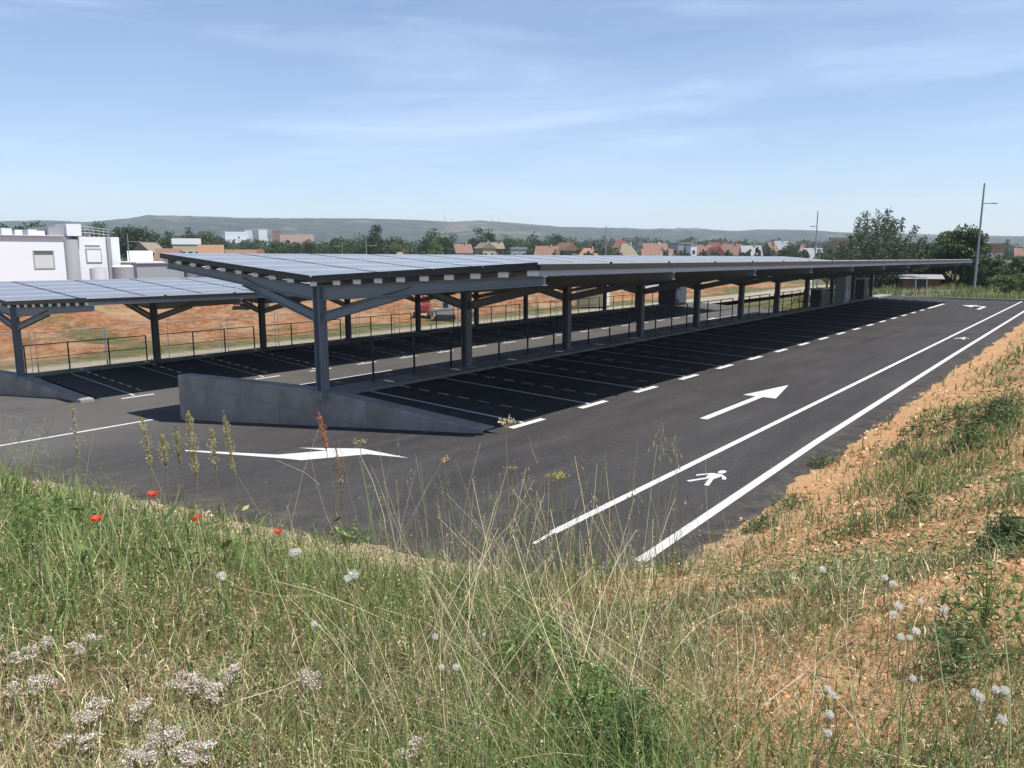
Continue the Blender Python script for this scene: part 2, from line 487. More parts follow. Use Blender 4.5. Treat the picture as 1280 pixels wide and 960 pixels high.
cam = bpy.data.cameras.new('camera'); cam.sensor_width = 36; cam.lens = 27.0; cam.clip_start = 0.05; cam.clip_end = 20000
co = bpy.data.objects.new('camera', cam); COL.objects.link(co)
co.location = (0, 0, EYE); co.rotation_euler = (R(90) - PITCH, 0, YAW)
SC.camera = co
SC.view_settings.view_transform = 'Standard'; SC.view_settings.look = 'None'; SC.view_settings.exposure = 0.72; SC.view_settings.gamma = 1
SC.render.engine = 'CYCLES'
SC.cycles.use_denoising = True
SC.cycles.max_bounces = 6; SC.cycles.diffuse_bounces = 2; SC.cycles.transparent_max_bounces = 6; SC.cycles.volume_bounces = 1
SC.cycles.caustics_reflective = False; SC.cycles.caustics_refractive = False

# ------------------------------------------------------------------ the lot
X1, X2 = -14.25, -30.80           # column lines of the two carports
Y0, PITCHY, NCOL = 11.15, 5.05, 11
YEND = 62.2
LOW = -1.30                        # level of the middle lane


def za(x):
    """level of the cross aisle in front of the carports"""
    x = np.asarray(x, float)
    z = -0.109 * np.clip(-9.0 - x, 0, (0 - LOW) / 0.109)
    return z - 0.09 * np.clip(-27 - x, 0, 11)


asp = MB()
def strip(prof, y0, y1):
    for (xa, z_a), (xb, z_b) in zip(prof[:-1], prof[1:]):
        asp.face([(xa, y0, z_a), (xa, y1, z_a), (xb, y1, z_b), (xb, y0, z_b)])
strip([(-2.6, 0), (-9, 0), (-9 + LOW / 0.109, LOW), (-27, LOW), (-38, LOW - 0.99)], 4.2, 11.16)
strip([(-2.6, 0), (-9.1, 0), (-13.98, 0.15)], 11.16, 66.6)
strip([(-14.70, -1.22), (-20, LOW), (-25.6, LOW), (-30.45, -1.0)], 11.16, 66.6)
strip([(-31.2, -2.22), (-36.6, -2.26)], 10.6, 66.6)
structure(asp.build('road', M_ASPH))

# kerb walls under the column lines, kerb at the far end
kb = MB().prism_y([(X1 + 0.42, 0.06), (X1 + 0.40, 0.22), (X1 - 0.43, 0.22), (X1 - 0.45, -1.5), (X1 + 0.42, -1.5)], 11.52, 66.5)
structure(kb.build('kerb', M_KERB))
kb = MB().prism_y([(X2 + 0.42, -1.24), (X2 + 0.40, -0.95), (X2 - 0.43, -0.95), (X2 - 0.45, -2.6), (X2 + 0.42, -2.6)], 10.92, 66.5)
structure(kb.build('kerb', M_KERB))
kb = MB().box(-14.5, -2.2, 66.6, 66.9, -0.3, 0.12)
structure(kb.build('kerb', M_KERB))

# the wedge-shaped end walls
def wedge(prof_top, bottom, y0, y1, label, loc):
    t = MB()
    top = prof_top
    prof = top + [(x, z) for x, z in reversed(bottom)]
    t.prism_y(prof, y0, y1)
    o = t.build('retaining_wall', M_CONC, None, loc)
    b = o.modifiers.new('edge', 'BEVEL'); b.width = 0.02; b.segments = 2; b.limit_method = 'ANGLE'
    return tag(o, label, 'wall')
wedge([(-9.40, 0.03), (-14.0, 0.24), (-15.0, 0.24), (-20.65, 0.02)], [(-9.40, -0.25), (-20.65, -1.6)], 11.10, 11.52,
      'grey concrete wedge wall tapering down to the road under the large near carport', (X1, 11.1, 0))
wedge([(-25.6, -1.20), (-30.5, -0.93), (-31.6, -0.93), (-37.2, -1.12)], [(-25.6, -1.6), (-37.2, -2.8)], 10.50, 10.92,
      'low concrete wedge wall at the foot of the left carport, by the photo edge', (X2, 10.7, -1))

# markings
mk = MB()
def mline(x0, y0, x1, y1, wd, z=None, target=None):
    t = target or mk
    d = Vector((x1 - x0, y1 - y0)); n = Vector((-d.y, d.x)).normalized() * wd / 2
    pts = [(x0 + n.x, y0 + n.y), (x0 - n.x, y0 - n.y), (x1 - n.x, y1 - n.y), (x1 + n.x, y1 + n.y)]
    t.face([(p[0], p[1], (float(za(p[0])) if z is None else z(p[0])) + 0.005) for p in pts])
zb1 = lambda x: 0.15 * (-9.1 - x) / 4.88 if x < -9.1 else 0.0
zb2 = lambda x: LOW + (0.30 * (-25.6 - x) / 4.85 if x < -25.6 else 0) + (0.08 * (x + 20) / 5.3 if x > -20 else 0)
for k in range(-1, 17):
    y = 14.72 + 2.51 * k
    if y > 55: break
    mline(-9.12, y - 0.55, -9.12, y + 0.55, 0.16, zb1)
    mline(-9.23, y, -13.9, y, 0.08, zb1)
    mline(-25.35, y - 0.55, -25.35, y + 0.55, 0.15, zb2); mline(-25.6, y, -30.35, y, 0.08, zb2)
    mline(-19.95, y - 0.55, -19.95, y + 0.55, 0.15, zb2); mline(-19.85, y, -14.85, y, 0.08, zb2)
mline(-9.12, 55.0, -9.12, 59.9, 0.22, zb1)
structure(mk.build('bay_markings', M_PAINT))
mk = MB(); z0f = lambda x: 0.0
mline(-5.165, 7.45, -5.165, 66.3, 0.115, z0f); mline(-5.13, 7.0, -5.165, 7.45, 0.05, z0f)
structure(mk.build('lane_line', M_PAINT))
mk = MB()
for (xa, ya), (xb, yb) in zip([(-3.88, 7.3), (-4.02, 14.3), (-4.09, 30)], [(-4.02, 14.3), (-4.09, 30), (-4.14, 66.3)]): mline(xa, ya, xb, yb, 0.135, z0f)
structure(mk.build('lane_line', M_PAINT))
mk = MB(); mline(-21.4, 5.4, -21.4, 10.7, 0.12)
structure(mk.build('lane_line', M_PAINT))


def symbol(name, polys, z=None):
    m_ = MB()
    for p in polys:
        m_.face([(x, y, (float(za(x)) if z is None else z) + 0.0055) for x, y in p])
    return structure(m_.build(name, M_PAINT))
symbol('turn_arrow_marking', [[(-15.0, 8.10), (-14.8, 8.02), (-11.76, 8.15), (-12.12, 8.36)], [(-12.12, 8.36), (-11.76, 8.15), (-11.10, 8.14), (-10.2, 8.9), (-11.39, 8.93)],
                              [(-12.32, 8.98), (-11.39, 8.935), (-10.2, 8.905), (-9.12, 8.86), (-10.77, 9.27)]])
def straight(cx_, y0, y1, sg, z, head=2.1):
    ym = y1 - sg * head
    return symbol('straight_arrow_marking', [[(cx_ - .085, y0), (cx_ + .085, y0), (cx_ + .085, ym), (cx_ - .085, ym)],
                                             [(cx_ - .40, ym), (cx_ - .085, ym + .005 * sg), (cx_ + .085, ym + .005 * sg), (cx_ + .40, ym), (cx_, y1)]], z)
straight(-6.48, 14.8, 20.1, 1, 0.0)
straight(-22.95, 21.5, 14.7, -1, LOW)
straight(-22.9, 58, 52, -1, LOW)
symbol('turn_arrow_marking', [[(-6.62, 55.1), (-6.42, 55.1), (-6.42, 58.3), (-6.62, 58.0)], [(-6.62, 58.0), (-6.42, 58.3), (-7.1, 59.0), (-7.2, 58.5)], [(-7.15, 57.2), (-7.1, 59.7), (-7.9, 58.9)]], 0.0)


def pedestrian(ox, oy, s):
    """painted walking figure, head towards +y, built from unprojected outline"""
    def q(pts): return [(ox + x * s, oy + y * s) for x, y in pts]
    head = [(0.02 + 0.075 * math.cos(t), 0.98 + 0.14 * math.sin(t)) for t in [i * math.pi / 5 for i in range(10)]]
    body = [(-0.11, 0.78), (0.10, 0.80), (0.13, 0.60), (0.09, 0.38), (-0.08, 0.38), (-0.12, 0.60)]
    legl = [(-0.08, 0.39), (0.02, 0.39), (-0.10, 0.18), (-0.22, -0.08), (-0.30, -0.04)]
    legr = [(0.0, 0.39), (0.09, 0.39), (0.14, 0.16), (0.20, -0.10), (0.11, -0.12), (0.05, 0.14)]
    arml = [(-0.11, 0.77), (-0.12, 0.66), (-0.22, 0.50), (-0.28, 0.40), (-0.33, 0.46), (-0.24, 0.60)]
    armr = [(0.10, 0.79), (0.24, 0.66), (0.30, 0.52), (0.24, 0.46), (0.18, 0.60), (0.125, 0.66)]
    return symbol('pedestrian_marking', [q(p) for p in (head, body, legl, legr, arml, armr)], 0.0)
pedestrian(-4.60, 10.53, 0.76)
pedestrian(-4.68, 35.4, 0.85)

# ------------------------------------------------------------------ carports
TILT = 0.0045
SL, SR = 0.077, 0.054
def zt(y): return -TILT * (y - Y0)
ZV = 2.91                                     # top of the glass at the valley
cp = thing('solar_carport', 'large grey steel carport roofed with solar panels, nearest one beside the road', 'carport', (X1, Y0, 0), 0, 'solar carports')
cols = [Y0 + PITCHY * k for k in range(NCOL)]
RT = ZV - 0.235                         # rafter top at the valley
LW, RW = 6.55, 6.30
for y in cols:
    d = zt(y)
    top = RT + d - 0.01
    c = MB()
    for s in (-1, 1): c.box(X1 + s * 0.105 - 0.009, X1 + s * 0.105 + 0.009, y - 0.105, y + 0.105, 0.27, top)
    c.box(X1 - 0.096, X1 + 0.096, y - 0.006, y + 0.006, 0.27, top)
    cb = c.build('column', M_STEEL, cp)
    p_ = MB().box(X1 - 0.20, X1 + 0.20, y - 0.20, y + 0.20, 0.24, 0.27)
    for a in (-1, 1):
        for b_ in (-1, 1): p_.tube([(X1 + a * .16, y + b_ * .16, .27), (X1 + a * .16, y + b_ * .16, .32)], .014, 6)
    p_.build('base_plate', M_STEEL, cb)
    pl = MB().box(X1 - 0.23, X1 + 0.23, y - 0.23, y + 0.23, 0.10, 0.238); pl.build('plinth', M_KERB, cb)
    for sg, sl, wd in ((-1, SL, LW), (1, SR, RW)):
        r_ = MB(); x_in = X1 + sg * 0.116; x_out = X1 + sg * wd
        r_.ibeam((x_in, RT + d + sl * 0.116), (x_out, RT + d + sl * wd), 0.33, 0.175, y, 0.15)
        r_.build('rafter', M_STEEL, cp)
        s_ = MB(); xs = X1 + sg * 2.95
        s_.ibeam((x_in, 2.08), (xs, RT + d + sl * 2.9 - 0.09), 0.22, 0.20, y + 0.001, 0.14, 0.016)
        s_.build('strut', M_STEEL, cp)
for sg, sl, wd in ((-1, SL, LW), (1, SR, RW)):
    for k in range(10):
        if sg == 1 and k == 0: continue
        dx = 0.14 + k * (wd - 0.30) / 9 if k else 0.0
        x = X1 + sg * dx; zz = RT + sl * dx + 0.002
        ya, yb = Y0 - 0.15, YEND
        q = MB(); h, wb, wt_ = 0.098, 0.122, 0.128
        q.hexa([(x - wb, ya, zz + zt(ya)), (x + wb, ya, zz + zt(ya)), (x + wb, yb, zz + zt(yb)), (x - wb, yb, zz + zt(yb)),
                (x - wt_, ya, zz + h + zt(ya)), (x + wt_, ya, zz + h + zt(ya)), (x + wt_, yb, zz + h + zt(yb)), (x - wt_, yb, zz + h + zt(yb))])
        q.m[2] = 1                                  # galvanised end, sky light in the open section put into its pale colour
        q.build('purlin', [M_EDGE_LIT if k == 9 else M_STEEL, M_GALV], cp)  # same purlins: inner bodies dark for the shaded gaps, outermost pale as if sunlit
# black mounting rails between purlins and panels; the front one's black stands in for the gap's shade
for j in range(21):
    for sg, sl, wd in ((-1, SL, LW), (1, SR, RW)):
        yy = Y0 - 0.22 + j * 2.53 - 0.05 + (0.06 if j == 0 else 0)
        za_ = RT + 0.101 + zt(yy); q = MB(); xa, xb = X1 + sg * 0.02, X1 + sg * wd
        q.hexa([(xa, yy, za_), (xb, yy, za_ + sl * wd), (xb, yy + .045, za_ + sl * wd), (xa, yy + .045, za_), (xa, yy, za_ + .096), (xb, yy, za_ + sl * wd + .096), (xb, yy + .045, za_ + sl * wd + .096), (xa, yy + .045, za_ + .096)])
        q.build('mounting_rail', M_BLACK, cp)
for sg, sl, wd in ((-1, SL, LW), (1, SR, RW)):
    xo = X1 + sg * (wd + .01); ya, yb = Y0 - .2, YEND; zo = RT + .102 + sl * wd; q = MB()
    q.hexa([(xo, ya, zo + zt(ya)), (xo + .03 * sg, ya, zo + zt(ya)), (xo + .03 * sg, yb, zo + zt(yb)), (xo, yb, zo + zt(yb)), (xo, ya, zo + .1 + zt(ya)), (xo + .03 * sg, ya, zo + .1 + zt(ya)), (xo + .03 * sg, yb, zo + .1 + zt(yb)), (xo, yb, zo + .1 + zt(yb))])
    q.build('edge_shade_strip', M_BLACK, cp)  # black strip painting in the shaded gap along the outer edge
# panels: ten across, twenty along
PY, NP = 2.53, 20
PAN_Y0 = Y0 - 0.22
def panel_geo(m_, ox, oy, oz, ax, ay, lx, ly):
    """slab with an aluminium rim, ends blackened, lx across and ly along"""
    t, rim, end = 0.035, 0.040, 0.010
    def q(u, v, hgt): return tuple(Vector((ox, oy, oz)) + ax * u + ay * v + Vector((0, 0, hgt)))
    for (u0, u1, v0, v1) in ((0, lx, 0, end), (0, lx, ly - end, ly), (0, rim, end, ly - end), (lx - rim, lx, end, ly - end)):
        m_.hexa([q(u0, v0, -t), q(u1, v0, -t), q(u1, v1, -t), q(u0, v1, -t), q(u0, v0, 0), q(u1, v0, 0), q(u1, v1, 0), q(u0, v1, 0)], 1 if u1 - u0 < .2 else 2)  # end rims of the same frame blackened for the seam gap's shade
    m_.hexa([q(rim, end, -0.012), q(lx - rim, end, -0.012), q(lx - rim, ly - end, -0.012), q(rim, ly - end, -0.012),
             q(rim, end, -0.003), q(lx - rim, end, -0.003), q(lx - rim, ly - end, -0.003), q(rim, ly - end, -0.003)], 0)
    m_.m[-6] = 2      # dark back sheet
pan_mesh = None
rest = MB()
for j in range(NP):
    for sg, sl, wd in ((-1, SL, LW), (1, SR, RW)):
        px_ = (wd - 0.02) / 5
        for i in range(5):
            a, b_ = (0.03 + i * px_, 0.03 + (i + 1) * px_ - 0.018)
            xl, xr = (X1 - b_, X1 - a) if sg < 0 else (X1 + a, X1 + b_)
            y = PAN_Y0 + j * PY
            dz = sl * (a if sg > 0 else b_)
            ax = Vector((1, 0, sl * sg)); ay = Vector((0, 1, -TILT))
            if j < 10:
                m_ = MB(); panel_geo(m_, 0, 0, 0, ax, ay, b_ - a, PY - 0.085)
                o = m_.build('solar_panel', [M_GLASS, M_ALU, M_BLACK], cp, local=True)
                o.location = (xl - X1, y - Y0, ZV + zt(y) + dz)
            else:
                panel_geo(rest, xl, y, ZV + zt(y) + dz, ax, ay, b_ - a, PY - 0.085)
o = rest.build('solar_panels', [M_GLASS, M_ALU, M_BLACK], cp); o['kind'] = 'stuff'
cp2 = copy_tree(cp)
cp2.location = (X2, Y0 - 0.45, -1.17)
cp2['label'] = 'lower solar carport at the left, partly hidden behind the large near one'

# ------------------------------------------------------------------ railings
def railing(xr, y0, y1, z, label, group):
    t = thing('railing', label, 'railing', (xr, (y0 + y1) / 2, z), 0, group)
    n = 4
    for i in range(n):
        y = y0 + (y1 - y0) * i / (n - 1)
        MB().box(xr - .02, xr + .02, y - .02, y + .02, z, z + 1.02).box(xr - .06, xr + .06, y - .06, y + .06, z, z + .012).build('post', M_BLACK, t)
    MB().box(xr - .022, xr + .022, y0 - .02, y1 + .02, z + 1.022, z + 1.055).build('top_rail', M_BLACK, t)
    MB().box(xr - .013, xr + .013, y0 + .021, y1 - .021, z + .53, z + .553).build('middle_rail', M_BLACK, t)
for k in range(NCOL - 1):
    railing(X1 - 0.28, cols[k] + 0.35, cols[k + 1] - 0.35, 0.222, f'black two-rail railing span after the {ORD[k]} column of the large near carport', 'railings of the near carport')
    railing(X2 - 0.28, cols[k] - 0.17, cols[k + 1] - 0.73, -0.948, f'black two-rail railing span after the {ORD[k]} column of the left carport', 'railings of the left carport')

# ------------------------------------------------------------------ bank
EDGE_X = np.array([-60, -8.8, -6.9, -4.6, -3.55]); EDGE_Y = np.array([5.4, 5.4, 5.75, 6.4, 7.6])
PTS = [(-60, 5.4), (-8.8, 5.4), (-6.9, 5.75), (-4.6, 6.4), (-3.55, 7.6), (-3.55, 90)]


def edge_dist(x, y):
    d = np.full(np.shape(x), 1e9)
    for (ax, ay), (bx, by) in zip(PTS[:-1], PTS[1:]):
        L2 = (bx - ax) ** 2 + (by - ay) ** 2
        t = np.clip(((x - ax) * (bx - ax) + (y - ay) * (by - ay)) / L2, 0, 1)
        d = np.minimum(d, np.hypot(x - ax - t * (bx - ax), y - ay - t * (by - ay)))
    inside = (x < -3.55) & (y > np.interp(x, EDGE_X, EDGE_Y))
    return np.where(inside, -d, d)


def bank_z(x, y, rough=True):
    x = np.asarray(x, float); y = np.asarray(y, float)
    d = edge_dist(x, y)
    dp = np.clip(d, 0, None)
    h = 1.95 * (1 - np.exp(-(dp / 3.5) ** 1.55))
    fade = sstep(0.0, 1.2, dp)
    h = h * (0.92 + 0.16 * fbm(x * 0.35, y * 0.35, 5, 3))
    h = h + fade * (0.16 * (fbm(x * 0.9, y * 0.9, 9, 3) - 0.5))
    if rough:
        h = h + (0.25 + 0.75 * fade) * 0.055 * (fbm(x * 5, y * 5, 21, 3) - 0.5) + 0.06 * (fbm(x * 2.3, y * 2.3, 3, 3) - 0.5) * (1 - fade)
    return za(np.minimum(x, -2.6)) + h - 0.015 + np.where(d < 0, 0.25 * d, 0) + 0.03 * sstep(0, 0.5, dp)


def zone(x, y):
    """bare clay, pale gravel: 0..1 each"""
    d = edge_dist(x, y)
    n = fbm(x * 0.8, y * 0.8, 31, 4); n2 = fbm(x * 2.6, y * 2.6, 37, 3)
    right = sstep(-4.6, -3.2, x) * sstep(2.3, 4.0, y + 0.4 * x)
    clay = right * sstep(0.42, 0.52, n * 0.55 + n2 * 0.45 + 0.16 * sstep(3.8, 0.8, d) * sstep(6, 9, y) + 0.03)
    clay = np.maximum(clay, right * sstep(1.1, 0.35, d) * sstep(7, 10, y))
    tr = sstep(0.55, 0.25, np.abs(x + 2.35 - 0.12 * (y - 5.5))) * sstep(3.2, 4.2, y) * sstep(12, 9, y)
    clay = np.maximum(clay, tr * sstep(0.3, 0.5, n2 + 0.1))
    clay = np.maximum(clay, 0.9 * np.exp(-((x + 0.75) / .6) ** 2 - ((y - 3.1) / 1.3) ** 2) * sstep(.3, .45, n2 + .08))
    grav = (1 - sstep(-4.2, -3.2, x)) * sstep(2.7, 1.7, d + 0.9 * (n2 - 0.5)) * sstep(0.30, 0.40, n2 + 0.12)
    grav = np.maximum(grav, 0.6 * sstep(-7.0, -5.6, x) * sstep(0.9, 0.2, d) * (1 - sstep(9, 11, y)))
    return np.clip(clay, 0, 1), np.clip(grav, 0, 1)


xs = np.concatenate([np.arange(-46, -14, .35), np.arange(-14, -4, .08), np.arange(-4, 2, .07), np.arange(2, 12.1, .5)])
ys = np.concatenate([np.arange(-9, -1, .5), np.arange(-1, 9, .07), np.arange(9, 20, .12), np.arange(20, 67, .4)])
gx, gy = np.meshgrid(xs, ys); gz_ = bank_z(gx, gy)
idx = np.arange(gx.size).reshape(gx.shape)
dd = edge_dist(gx, gy)
keep = np.maximum(np.maximum(dd[:-1, :-1], dd[1:, :-1]), np.maximum(dd[:-1, 1:], dd[1:, 1:])) > -0.5
quads = np.stack([idx[:-1, :-1], idx[:-1, 1:], idx[1:, 1:], idx[1:, :-1]], -1)[keep]
cz, gzn = zone(gx, gy)
zc_ = np.stack([cz.ravel(), gzn.ravel(), np.zeros(gx.size)], -1)
bank = npmesh('embankment', np.stack([gx.ravel(), gy.ravel(), gz_.ravel()], -1), [quads], M_SOIL, col=zc_, smooth=True, attr='zone')
structure(bank)

# ------------------------------------------------------------------ field, ground, hills
def field_z(x, y):
    x = np.asarray(x, float); y = np.asarray(y, float)
    b = -2.28 + 0.9 * (fbm(x * 0.09, y * 0.09, 41, 4) - 0.5) * sstep(-41, -50, x) + 0.9 * (fbm(x * 0.45, y * 0.45, 43, 3) - 0.5) * sstep(-43, -52, x)
    for mx, my, rx, ry, hh in ((-66, 24, 10, 6, 1.3), (-74, 35, 9, 12, 1.7), (-60, 40, 7, 7, 0.7), (-84, 52, 14, 10, 1.5), (-92, 30, 10, 18, 1.6), (-80, 70, 12, 8, 1.2), (-62, 82, 10, 8, 0.8)):
        b = b + hh * np.exp(-((x - mx) / rx) ** 2 - ((y - my) / ry) ** 2) * (0.6 + 0.8 * fbm(x * 0.3, y * 0.3, 47, 3))
    return b
fx = np.concatenate([np.arange(-150, -80, 1.1), np.arange(-80, -36.2, 0.55)]); fy = np.concatenate([np.arange(-14, 75, 0.7), np.arange(75, 150, 1.3)])
ux, uy = np.meshgrid(fx, fy); uz = field_z(ux, uy)
fi = np.arange(ux.size).reshape(ux.shape)
fq = np.stack([fi[:-1, :-1], fi[:-1, 1:], fi[1:, 1:], fi[1:, :-1]], -1).reshape(-1, 4)
n = fbm(ux * 0.075, uy * 0.075, 51, 4); n2_ = fbm(ux * 0.3, uy * 0.3, 53, 3)
clay = sstep(0.36, 0.47, n * 0.7 + n2_ * 0.3 + 0.10 * sstep(-44, -56, ux) - 0.12 * sstep(-48, -42, ux)) * sstep(-43, -47, ux)
clay = clay * (1 - 0.8 * sstep(-92, -110, ux))
pale = sstep(-43.4, -41.8, ux + 1.6 * (n2_ - 0.5)) * 0.9
structure(npmesh('dirt_field', np.stack([ux.ravel(), uy.ravel(), uz.ravel()], -1), [fq], M_FIELD, col=np.stack([clay.ravel(), pale.ravel(), 0 * pale.ravel()], -1), smooth=True, attr='zone'))

gxs = np.array([-6000, -3000, -1500, -800, -500, -300, -200, -150.5, -120, -90, -60, -40, -31.1, -30.9, -25, -20, -14.45, -14.35, -9, -6, -3.4, -1, 3, 8, 13, 20, 35, 60, 100, 200, 400, 800, 1600, 3000, 6000.])
gys = np.array([-800, -200, -60, -20, -8, 0, 4, 10.4, 11, 30, 50, 66.5, 66.9, 67.5, 70, 74, 80, 90, 100, 115, 130, 151, 180, 230, 300, 400, 600, 1000, 2000, 4000, 7000.])
ax_, ay_ = np.meshgrid(gxs, gys)
def ground_z(x, y):
    x = np.asarray(x, float); y = np.asarray(y, float)
    far = np.interp(x, [-60, -36, -16, 20], [-2.4, -2.35, -0.25, -0.1])
    lot = np.interp(x, [-40, -31.0, -30.9, -9.0, -6.0, 12], [-3.2, -3.2, -1.85, -1.85, -0.4, -0.4])
    k = sstep(66.6, 66.9, y)
    z = lot * (1 - k) + far * k
    z = np.where((x < -38) & (y < 151) & (x > -151), -3.6, z)
    # the lot sits on a levelled pad; further out everything eases to the plain
    q = sstep(150, 300, np.hypot(x, y))
    return z * (1 - q) + -2.4 * q
gzz = ground_z(ax_, ay_)
gi = np.arange(ax_.size).reshape(ax_.shape)
gq = np.stack([gi[:-1, :-1], gi[:-1, 1:], gi[1:, 1:], gi[1:, :-1]], -1).reshape(-1, 4)
structure(npmesh('ground', np.stack([ax_.ravel(), ay_.ravel(), gzz.ravel()], -1), [gq], M_FIELD, col=np.zeros((ax_.size, 3)), attr='zone'))

# hills: a ring sector of scrubby ridges 1.2 to 4 km away
SKY = [(-300, 280), (0, 277), (60, 276), (110, 278), (165, 274), (188, 270), (240, 271), (300, 273), (360, 274), (460, 274), (530, 276), (560, 278), (600, 276.5), (640, 279), (700, 284), (760, 285),
       (800, 286.5), (860, 286.5), (910, 290), (950, 287), (1010, 288), (1060, 291), (1140, 292), (1200, 294), (1280, 295), (1600, 292)]
ang = np.linspace(R(-52), R(52), 420)
sk = np.array([[math.atan2(ray(px, 317)[0], ray(px, 317)[1]), (317 - py)] for px, py in SKY])      # bearing from +y towards +x
bear = ang + (-YAW)
o_ = np.argsort(sk[:, 0])
el = np.interp(bear, sk[o_, 0], sk[o_, 1])
pxs = np.interp(bear, sk[o_, 0], np.array(SKY)[o_, 0])
el = el / F * np.cos(np.arctan((pxs - CX) / 974.0))
rr = np.concatenate([np.linspace(900, 1800, 26), np.linspace(1850, 3000, 50), np.linspace(3100, 4200, 8)])
BB, RR_ = np.meshgrid(bear, rr)
EL = np.broadcast_to(el, BB.shape)
HX, HYY = np.sin(BB) * RR_, np.cos(BB) * RR_
prof = sstep(950, 2950, RR_) ** 0.9
nz = fbm(HX * 0.0022, HYY * 0.0022, 61, 5)
gully = np.abs(fbm(HX * 0.005, HYY * 0.005, 67, 4) - 0.5) * 2
HZ = EL * RR_ * prof * (0.62 + 0.38 * sstep(1800, 2900, RR_)) + (nz - 0.5) * 70 * prof * (1 - sstep(2500, 2950, RR_)) - gully * 16 * prof * (1 - sstep(2650, 2950, RR_))
HZ = HZ + 5 * (fbm(HX * 0.035, HYY * 0.035, 71, 3) - 0.5) * prof + EYE * prof - 2.6
HZ = np.where(RR_ > 3050, HZ - (RR_ - 3050) * 0.12, HZ)
hi = np.arange(HX.size).reshape(HX.shape)
hq = np.stack([hi[:-1, :-1], hi[:-1, 1:], hi[1:, 1:], hi[1:, :-1]], -1).reshape(-1, 4)
structure(npmesh('hills', np.stack([HX.ravel(), HYY.ravel(), HZ.ravel()], -1), [hq[:, ::-1]], M_HILL, smooth=True))
def hill_z(px, d):
    a = math.atan2(*ray(px, 317)[:2]); i = int(np.argmin(np.abs(bear - a))); j = int(np.argmin(np.abs(rr - d)))
    return float(HZ[j, i])

# ------------------------------------------------------------------ foliage
def leaves(c, size, rng, colr, up=0.0, aspect=0.55):
    """diamond leaves at points c (n,3); returns verts, quads, colours"""
    n = len(c)
    a = rng.normal(size=(n, 3)); a[:, 2] = a[:, 2] * (1 - up) + up * np.abs(a[:, 2]) ; a /= np.linalg.norm(a, axis=1)[:, None]
    b = rng.normal(size=(n, 3)); b -= (a * b).sum(1)[:, None] * a; b /= np.linalg.norm(b, axis=1)[:, None]
    s = (size * (0.6 + 0.8 * rng.random(n)))[:, None]
    v = np.stack([c - a * s * .5, c + b * s * aspect * .5, c + a * s * .5, c - b * s * aspect * .5], 1).reshape(-1, 3)
    return v, np.arange(n * 4).reshape(n, 4), np.repeat(colr, 4, 0)


def tint_of(base, n, rng, var=0.3, yellow=0.15):
    base = np.asarray(base)
    k = (1 + var * rng.normal(size=(n, 1))).clip(0.45, 1.8)
    c = base[None, :] * k
    c[:, 0] *= 1 + yellow * rng.normal(size=n)
    return c.clip(0.004, 0.9)


def crown_pts(kind, n, rng):
    """points of a crown of unit height (0..1 in z), its clumps irregular"""
    if kind == 'upright':                       # many ascending plumes
        pts = []
        K = 46
        for k in range(K):
            az = rng.random() * 6.283; sp = rng.random() ** 0.6
            b = np.array([0.05 * math.cos(az), 0.05 * math.sin(az), 0.04 + 0.26 * rng.random()])
            t = np.array([0.50 * sp * math.cos(az), 0.50 * sp * math.sin(az), 1.0 - 0.42 * sp ** 2 - 0.30 * rng.random() ** 1.5])
            m = n // K
            u = rng.random(m) ** 0.8
            bow = np.sin(u * math.pi)[:, None] * np.array([math.cos(az), math.sin(az), 0]) * 0.07 * sp
            p = b + (t - b) * u[:, None] + bow
            p += rng.normal(size=(m, 3)) * (0.045 * (1.10 - u) + 0.010)[:, None]
            pts.append(p)
        return np.concatenate(pts)
    if kind == 'conifer':
        u = rng.random(n) ** 0.7; rad = (1 - u) * 0.26 + 0.02
        az = rng.random(n) * 6.283; r = rad * np.sqrt(rng.random(n)) * (0.75 + 0.35 * np.sin(u * 46 + az))
        return np.stack([r * np.cos(az), r * np.sin(az), 0.06 + 0.94 * u], -1)
    K = 34 if kind == 'round' else 26
    wide = {'round': 0.42, 'bush': 0.60, 'tall': 0.27}[kind]
    cs = []
    for k in range(K):
        d = rng.normal(size=3); d /= np.linalg.norm(d); q = 0.35 + 0.65 * rng.random() ** 0.5
        zc0, zr = (0.58, 0.36) if kind != 'bush' else (0.45, 0.42)
        cs.append(np.array([d[0] * wide * q * 0.86, d[1] * wide * q * 0.86, zc0 + d[2] * zr * q * (0.8 + 0.3 * rng.random())]))
    cs = np.array(cs); rad = 0.09 + 0.09 * rng.random(K)
    which = rng.integers(0, K, n)
    p = rng.normal(size=(n, 3)); p /= np.linalg.norm(p, axis=1)[:, None]
    p *= (rng.random(n) ** 0.4)[:, None] * rad[which][:, None] * np.array([1.1, 1.1, 0.85])
    return cs[which] + p


TREES = {}


def tree_data(kind, variant, n, leaf, base):
    key = (kind, variant, n, base)
    if key in TREES: return TREES[key]
    rng = np.random.default_rng(hash((kind, variant)) % 1000 if False else variant * 37 + len(kind))
    p = crown_pts(kind, n, rng)
    tone = tint_of(base, len(p), rng, 0.28, 0.10)
    TREES[key] = (p, leaf, tone, rng)
    return TREES[key]


